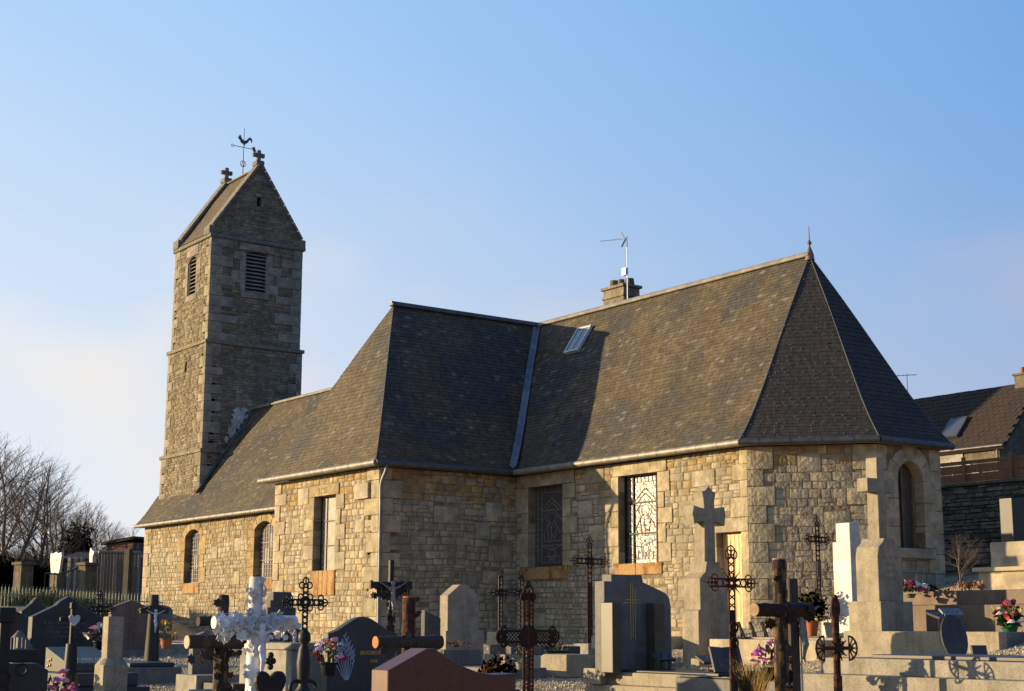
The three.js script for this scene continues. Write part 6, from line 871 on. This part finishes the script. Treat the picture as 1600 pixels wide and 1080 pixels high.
  for (let k = 0; k < 4; k++) plaque(['black leaning plaque, first in the row beside the flared granite cross', 'black leaning plaque, second in the row beside the flared granite cross', 'black leaning plaque with a pale edge, third in the row on the kerbed grave', 'black leaning plaque closest to the varnished door side of the row'][k], 12.62 + k * 0.16, GR(13, 0.9) + 0.31, 0.86 - k * 0.09, 0.2, 0.28, mat.graniteDark, 0.9, 0.35, 0.0);
  t = thing('iron_cross', 'tall rusty scrollwork iron cross with a rayed centre', 'cross', 18.05, GR(18.05, 6.36), 6.36); scrollCross(t, 1.88, 0.7, 1.48, mat.ironRust, { rays: 0.17, gap: 0.04, bar: 0.009, end: 0.095, step: 0.085, y0: 0.7 }); part(t, 'stem_plate', [rbox(0.035, 0.75, 0.1, 0, 0.38, 0), rbox(0.03, 0.5, 0.06, 0, 0.95, 0)], mat.ironBrown); part(t, 'scroll', [0.16, 0.3, 0.86, 1.02].map((y) => moved(new THREE.TorusGeometry(0.055, 0.012, 5, 12), 0.02, y, 0, 0, Math.PI / 2, 0)), mat.ironRust);
  t = thing('dry_grass_pot', 'clump of dry straw-coloured grass in a round pot', 'plant', 19.26, GR(19.26, 7.3) + 0.3, 7.3); { const r = rng(51), g = new Geo(), c = [1, 1, 1]; for (let i = 0; i < 420; i++) { const a = r() * 6.28, q = r.in(0, 0.08), l = r.in(0.2, 0.46), b = new V3(Math.cos(a) * q, 0.1, Math.sin(a) * q), tp = new V3(Math.cos(a) * (q + l * r.in(0.1, 0.75)), 0.1 + l, Math.sin(a) * (q + l * r.in(0.1, 0.75))), s = new V3(-Math.sin(a) * 0.006, 0, Math.cos(a) * 0.006), n = new V3(Math.cos(a), 0.3, Math.sin(a)).normalize(); g.tri(b.clone().sub(s), b.clone().add(s), tp, n, n, n, [0, 0], [1, 0], [0, 1], c); } part(t, 'grass_blades', g.build(false), mat.straw, false); part(t, 'pot', moved(new THREE.LatheGeometry([[0.001, -0.3], [0.12, -0.3], [0.17, 0.1], [0.15, 0.1], [0.13, 0.06], [0.001, 0.06]].map((p) => new V2(...p)), 16)), mat.ironBrown); }
  flowers('bright pink and lilac flowers behind the dry grass pot', 18.95, -0.1, 6.75, 44, 0.36, 0.3, [mat.petalMagenta, mat.petalPink], 0.04, 54, mat.iron, [0.09, 0.12]);
  t = thing('rustic_cross', 'peeling rustic log cross with a thick buff post near the potted plant', 'cross', 20.11, GR(20.11, 7.77), 7.77); rusticCross(t, 1.74, 0.64, 1.3, 0.066, mat.flake, M([0.42, 0.27, 0.15], { map: T.mottle }), 47, 16, 0.8, mat.ironBrown, 0.9, mat.ironBrown);
  t = thing('wooden_crucifix', 'dark flat wooden crucifix with a metal figure behind the peeling rustic cross', 'crucifix', 19.12, GR(19.12, 6.58), 6.58); part(t, 'post', [rbox(0.06, 1.52, 0.12, 0, 0.74, 0), rbox(0.05, 1.2, 0.03, 0, 0.6, 0.2)], mat.darkWood); part(t, 'crossbar', rbox(0.06, 0.15, 0.52, 0.006, 1.2, 0), mat.darkWood); corpus(t, 0.07, 1.06, -0.06, 0.8, M([0.17, 0.17, 0.165], { metalness: 0.3, roughness: 0.5 })); part(t, 'edge_strip', rbox(0.02, 1.1, 0.015, 0.03, 0.55, -0.075), mat.silver);
  t = thing('grave_slab', 'dark low grave slab with faded wreaths behind the rusty fan cross', 'grave', 17.6, GR(18, 5.2) - 0.05, 4.7); slab(t, 'slab', -0.7, 0.7, -0.1, 0.72, 0, 0.3, mat.graniteDark); slab(t, 'tablet', -0.1, 0.5, -0.15, 0.4, 0.3, 0.4, mat.graniteBlue);
  flowers('yellow and purple faded wreath on the dark low slab', 17.2, GR(18, 5.2) + 0.25, 4.65, 22, 0.5, 0.07, [mat.petalYellow, mat.petalDark, mat.petalMagenta], 0.03, 56, mat.iron, [0.06, 0.03]);
  t = thing('iron_cross', 'rusty iron cross with fan-shaped ends', 'cross', 19.71, GR(19.71, 6.62) + 0.22, 6.62); part(t, 'post', [rod(new V3(0, -0.4, 0.02), new V3(0, 1.05, 0.02), 0.022), rod(new V3(0, -0.4, -0.02), new V3(0, 1.05, -0.02), 0.018), rbox(0.05, 0.6, 0.08, 0, 0.05, 0)], mat.ironRust); part(t, 'crossbar', rod(new V3(0, 0.6, -0.22), new V3(0, 0.6, 0.22), 0.018), mat.ironRust);
  for (const s of [-1, 1]) { const g = [moved(new THREE.TorusGeometry(0.11, 0.01, 5, 14, Math.PI), 0, 0, 0, 0, 0, s > 0 ? -Math.PI / 2 : Math.PI / 2)]; for (let k = 0; k < 7; k++) { const a = (k / 6 - 0.5) * Math.PI; g.push(rod(new V3(0, 0, 0), new V3(s * Math.cos(a) * 0.12, Math.sin(a) * 0.12, 0), 0.009, 0.007, 5)); } part(t, 'fan_end', g.map((q) => facing(q).translate(0, 0.6, -s * 0.17)), mat.ironBrown); }
  part(t, 'rosette', [...Array.from({ length: 10 }, (_, k) => { const a = k / 10 * 6.283; return rod(new V3(0.01, 0.6, 0), new V3(0.03, 0.6 + Math.sin(a) * 0.12, Math.cos(a) * 0.12), 0.016, 0.006, 5); })], mat.ironBrown); part(t, 'finial', [moved(new THREE.TorusGeometry(0.05, 0.014, 5, 12).scale(1, 1.9, 1), 0, 0.97, 0, 0, Math.PI / 2, 0), moved(new THREE.SphereGeometry(0.03, 8, 6), 0, 1.07, 0)], mat.ironRust);
  t = thing('iron_cross', 'dark openwork iron cross standing close to the apse wall', 'cross', 10.27, GR(10.27, -3.36), -3.36); scrollCross(t, 1.95, 0.74, 1.5, mat.ironBrown, { gap: 0.045, bar: 0.014, end: 0.12, step: 0.09, rays: 0.17 }); part(t, 'name_plate', rbox(0.02, 0.3, 0.1, 0.02, 0.95, 0), mat.graniteBlue);
  t = thing('potted_shrub', 'yellow green shrub in an orange terracotta pot', 'plant', 13.66, GR(13.66, 0.48) + 0.23, 0.48); part(t, 'pot', moved(new THREE.LatheGeometry([[0.001, 0], [0.07, 0], [0.1, 0.2], [0.115, 0.2], [0.11, 0.23], [0.08, 0.22], [0.001, 0.2]].map((p) => new V2(...p)), 16)), mat.terracotta); { const b = bush('foliage', 0, 0, 0.42, 0.52, 620, mat.leafYellow, '', null, 0, 0.06, 57); scene.remove(b); b.name = 'foliage'; b.userData = {}; b.position.set(0, 0.17, 0); t.add(b); part(t, 'stem', [rod(new V3(0, 0.1, 0), new V3(0.05, 0.42, 0.05), 0.01), rod(new V3(0, 0.1, 0), new V3(-0.04, 0.4, -0.08), 0.01)], mat.bark); }
  single('grave_urn', [moved(new THREE.LatheGeometry([[0.001, 0], [0.07, 0], [0.04, 0.04], [0.1, 0.14], [0.09, 0.2], [0.05, 0.22]].map((p) => new V2(...p)), 14))], mat.graniteBlue, 'grey stone urn next to the terracotta pot', 'urn', 13.6, GR(13.6, 0.8) + 0.25, 0.86);
  t = thing('grave_slab', 'long pale kerb under the terracotta pot', 'grave', 13.4, GR(13.5, 0.5) - 0.1, 0.05); slab(t, 'kerb', -1.2, 1.3, 0.35, 0.9, -0.05, 0.33, mat.granite);
  t = thing('stone_cross', 'white marble stele with a narrow head beside the big granite cross', 'gravestone', 14.0, GR(14.13, -0.17) - 0.05, 0.02); part(t, 'head', slabStone([[-0.09, 1.5], [0.13, 1.5], [0.13, 1.76], [0.06, 1.82], [-0.09, 1.8]], 0.28), mat.marble); part(t, 'shaft', rbox(0.36, 1.0, 0.26, 0, 1.02, 0), mat.marble); part(t, 'base', [rbox(0.48, 0.12, 0.36, 0, 0.48, 0), rbox(0.7, 0.48, 0.5, 0, 0.18, 0)], mat.marble);
  t = thing('stone_cross', 'big square-cut granite cross on a lettered pedestal', 'cross', 15.5, GR(15.66, 1.1) - 0.05, 1.07); const gy = GR(15.66, 1.1) - 0.05, Y = (y) => y - gy;
  part(t, 'base', rbox(0.58, Y(0.76) - 0.2, 0.66, 0.0, (Y(0.76) + 0.2) / 2, 0), mat.granite); part(t, 'pedestal', slabStone([[-0.25, Y(0.76)], [0.25, Y(0.76)], [0.25, Y(1.38)], [0.22, Y(1.5)], [0.14, Y(1.56)], [0.1, Y(1.62)], [-0.1, Y(1.62)], [-0.14, Y(1.56)], [-0.22, Y(1.5)], [-0.25, Y(1.38)]], 0.4), mat.granite); part(t, 'cross', [rbox(0.2, Y(2.75) - Y(1.6), 0.16, 0, (Y(2.75) + Y(1.6)) / 2, 0), rbox(0.196, 0.19, 0.56, -0.001, Y(2.36), 0)], mat.granite); part(t, 'inscription', moved(strokes(0.34, [0.9, 0.5, 0.3, 0.8, 0.6], 63, mat.gold, 0.004, 0.045, 2.1), 0.202, Y(1.36), 0), M([0.30, 0.16, 0.07]));
  t = thing('grave_kerb', 'long pale granite kerb in front of the big granite cross', 'grave', 16.6, -0.1, 1.35); slab(t, 'kerb', -1.15, 1.35, 0.36, 0.16, -0.2, 0.46, mat.granite); slab(t, 'kerb', 1.19, 1.35, -0.32, 1.2, -0.2, 0.46, mat.graniteGrey); slab(t, 'kerb', -1.15, 1.35, -0.95, 0.16, -0.2, 0.46, mat.granite); part(t, 'gravel_fill', box(2.36, 0.5, 1.2, 0.02, 0.16, -0.3), mat.terrazzo);
}
// ---- rising ground north-east of the path
{
  let t = thing('tomb', 'polished pinkish granite double slab behind the big granite cross', 'tomb', 15.5, 0.3, -0.35); slab(t, 'lower_slab', -0.9, 1.9, 0, 1.25, 0.0, 0.42, mat.granitePink); slab(t, 'upper_slab', -0.85, 1.7, -0.1, 1.0, 0.42, 0.62, mat.granitePink);
  t = thing('tomb', 'high pale limestone tomb with a dark headstone by the retaining wall', 'tomb', 15.75, 0.8, -3.1); slab(t, 'lower_tier', -1.05, 2.6, 0.06, 1.75, -0.3, 0.52, mat.limestone); slab(t, 'moulding', -1.12, 2.6, 0.06, 1.9, 0.46, 0.53, mat.limestone, 0.02); slab(t, 'upper_tier', -0.95, 2.4, 0, 1.5, 0.53, 0.92, mat.limestone); part(t, 'headstone', slabStone(outline.gable(0.66, 0.72, 0.04), 0.24), mat.graniteDark).position.set(-0.72, 0.92, -0.05); slab(t, 'book_rest', -0.3, 0.3, 0.2, 0.4, 0.92, 0.98, mat.limestone);
  bush('trailing_plant', 16.3, -2.9, 0.7, 0.24, 260, mat.leafGreen, 'trailing plant and dried spray on top of the high limestone tomb', null, 1.74, 0.08, 71, 'plant');
  t = thing('grave_kerb', 'mossy stone kerb with a sunlit end below the apse window', 'grave', 12.3, GR(12.3, -3.6) - 0.1, -3.9); slab(t, 'kerb', -0.9, 0.75, 0, 0.7, 0, 0.42, mat.granite); bush('moss_mound', 13.2, -2.9, 1.3, 0.42, 900, mat.leafGreen, 'low green plant mound between the mossy kerb and the high tomb', null, undefined, 0.07, 73, 'plant');
tree(1, 11.7, -5.6, 1.15, 0.4, 'pale wiry leafless bush at the foot of the apse', undefined, undefined, 'leafless_bush').userData.category = 'bush';
  flowers('red, pink and white flower spray beside the big granite cross pedestal', 15.45, 0.82, 0.38, 34, 0.62, 0.2, [mat.petalRed, mat.petalPink, mat.petalWhite, mat.petalRed], 0.05, 77, mat.concrete, [0.08, 0.06]);
  flowers('dried orange brown bouquet lying on the polished double slab', 15.6, 0.92, -0.75, 18, 0.5, 0.12, [mat.petalOrange, mat.dryLeaf], 0.045, 79, mat.iron, [0.05, 0.03], mat.dryLeaf, 30);
  t = flowers('large bouquet of red and white roses wrapped in green paper', 17.35, 0.30, 0.75, 30, 0.44, 0.36, [mat.petalDark, mat.petalRed, mat.petalWhite, mat.petalPink], 0.055, 81, mat.plasticGreen, [0.1, 0.12], mat.leafYellow, 60); { const g = [], r = rng(83); for (let k = 0; k < 8; k++) { const a = k / 8 * 6.28; g.push(moved(new THREE.CircleGeometry(0.15, 6).scale(0.8, 1.2, 1), 0, 0.15, 0, -1.0 + r.in(-0.2, 0.2), 0, 0).rotateY(a).translate(Math.cos(a) * 0.04, 0.06, -Math.sin(a) * 0.04)); } part(t, 'wrapping', g, mat.plasticGreen); }
  plaque('oval dark plaque leaning on the pale granite kerb', 18.35, 0.03, 3.1, 0.3, 0.5, mat.granitePol, -0.45, 0.3, 0.02, bumpy(20, (q) => [Math.cos(q * 6.283) * 0.16, 0.26 + Math.sin(q * 6.283) * 0.27]));
  plaque('small square plaque standing beside the oval one', 18.82, 0.02, 3.3, 0.19, 0.2, mat.granitePol, -0.35, 0.25); plaque('bluish metal leaf plaque behind the oval one', 17.2, 0.36, 1.85, 0.34, 0.2, mat.graniteBlue, 0.3, 1.2, 0.16); plaque('long bluish plaque tilted over the kerb fill', 17.0, 0.36, 1.4, 0.3, 0.16, mat.zincBlue, -0.3, 1.0, 0.2);
  t = thing('tomb', 'broad speckled terrazzo tomb with two steps at the edge of the path', 'tomb', 20.4, -0.5, 5.05); slab(t, 'lower_step', -2.0, 3.2, 0.1, 1.5, -0.4, 0.44, mat.terrazzo, 0.01); slab(t, 'upper_step', -1.75, 3.0, 0.03, 1.24, 0.44, 0.60, mat.terrazzo, 0.01); slab(t, 'polished_top', -1.2, 2.6, 0, 1.0, 0.60, 0.64, mat.granitePol, 0.01);
}
// ---- loose gravel, grass tufts and fallen leaves
{
  const r = rng(91), geos = new THREE.IcosahedronGeometry(1, 0), n = 52000, im = new THREE.InstancedMesh(geos, mat.pebble, n), m = new THREE.Matrix4(), q = new THREE.Quaternion(), e = new THREE.Euler(), c = new THREE.Color(); let k = 0;
  while (k < n) { const d = r.in(11, 36), [x, z] = away(r.in(-40, 1640), d); if (z < -3.9 && x < 8 || (x < -0.2 && z < -0.1)) continue; const s = r.in(0.008, 0.02) * (r() < 0.03 ? 1.8 : 1); e.set(r() * 6, r() * 6, r() * 6); m.compose(new V3(x, GR(x, z) + s * 0.25, z), q.setFromEuler(e), new V3(s * r.in(0.8, 1.4), s * r.in(0.55, 0.9), s)); im.setMatrixAt(k, m); const v = r.in(0.22, 0.48); c.setRGB(v * 1.08, v * 0.95, v * r.in(0.64, 0.8)); im.setColorAt(k, c); k++; }
  im.name = 'gravel'; shade(im); scene.add(im); tag(im, 'loose pale gravel spread between the graves', 'gravel', null, 'stuff');
  const g = new Geo(), w = [1, 1, 1];
  for (let i = 0; i < 14000; i++) { const [x, z] = away(r.in(-40, 1640), r.in(12, 34)); if ((z < -3.9 && x < 8) || (x < -0.2 && z < -0.1) || fbm(x * 0.9, z * 0.9, 3, 93) < 0.58) continue; const y = GR(x, z), h = r.in(0.03, 0.1), a = r() * 7, b = new V3(x, y, z), t = new V3(x + r.in(-0.04, 0.04), y + h, z + r.in(-0.04, 0.04)), s = new V3(Math.cos(a) * 0.006, 0, Math.sin(a) * 0.006), nn = new V3(Math.cos(a + 1.57), 0.6, Math.sin(a + 1.57)).normalize(); g.tri(b.clone().sub(s), b.clone().add(s), t, nn, nn, nn, [0, 0], [1, 0], [0, 1], w); }
  tag(part(scene, 'grass_tufts', g.build(false), mat.grassBlade, false), 'thin grass and weeds growing through the gravel', 'grass', null, 'stuff');
}

renderer.render(scene, camera);
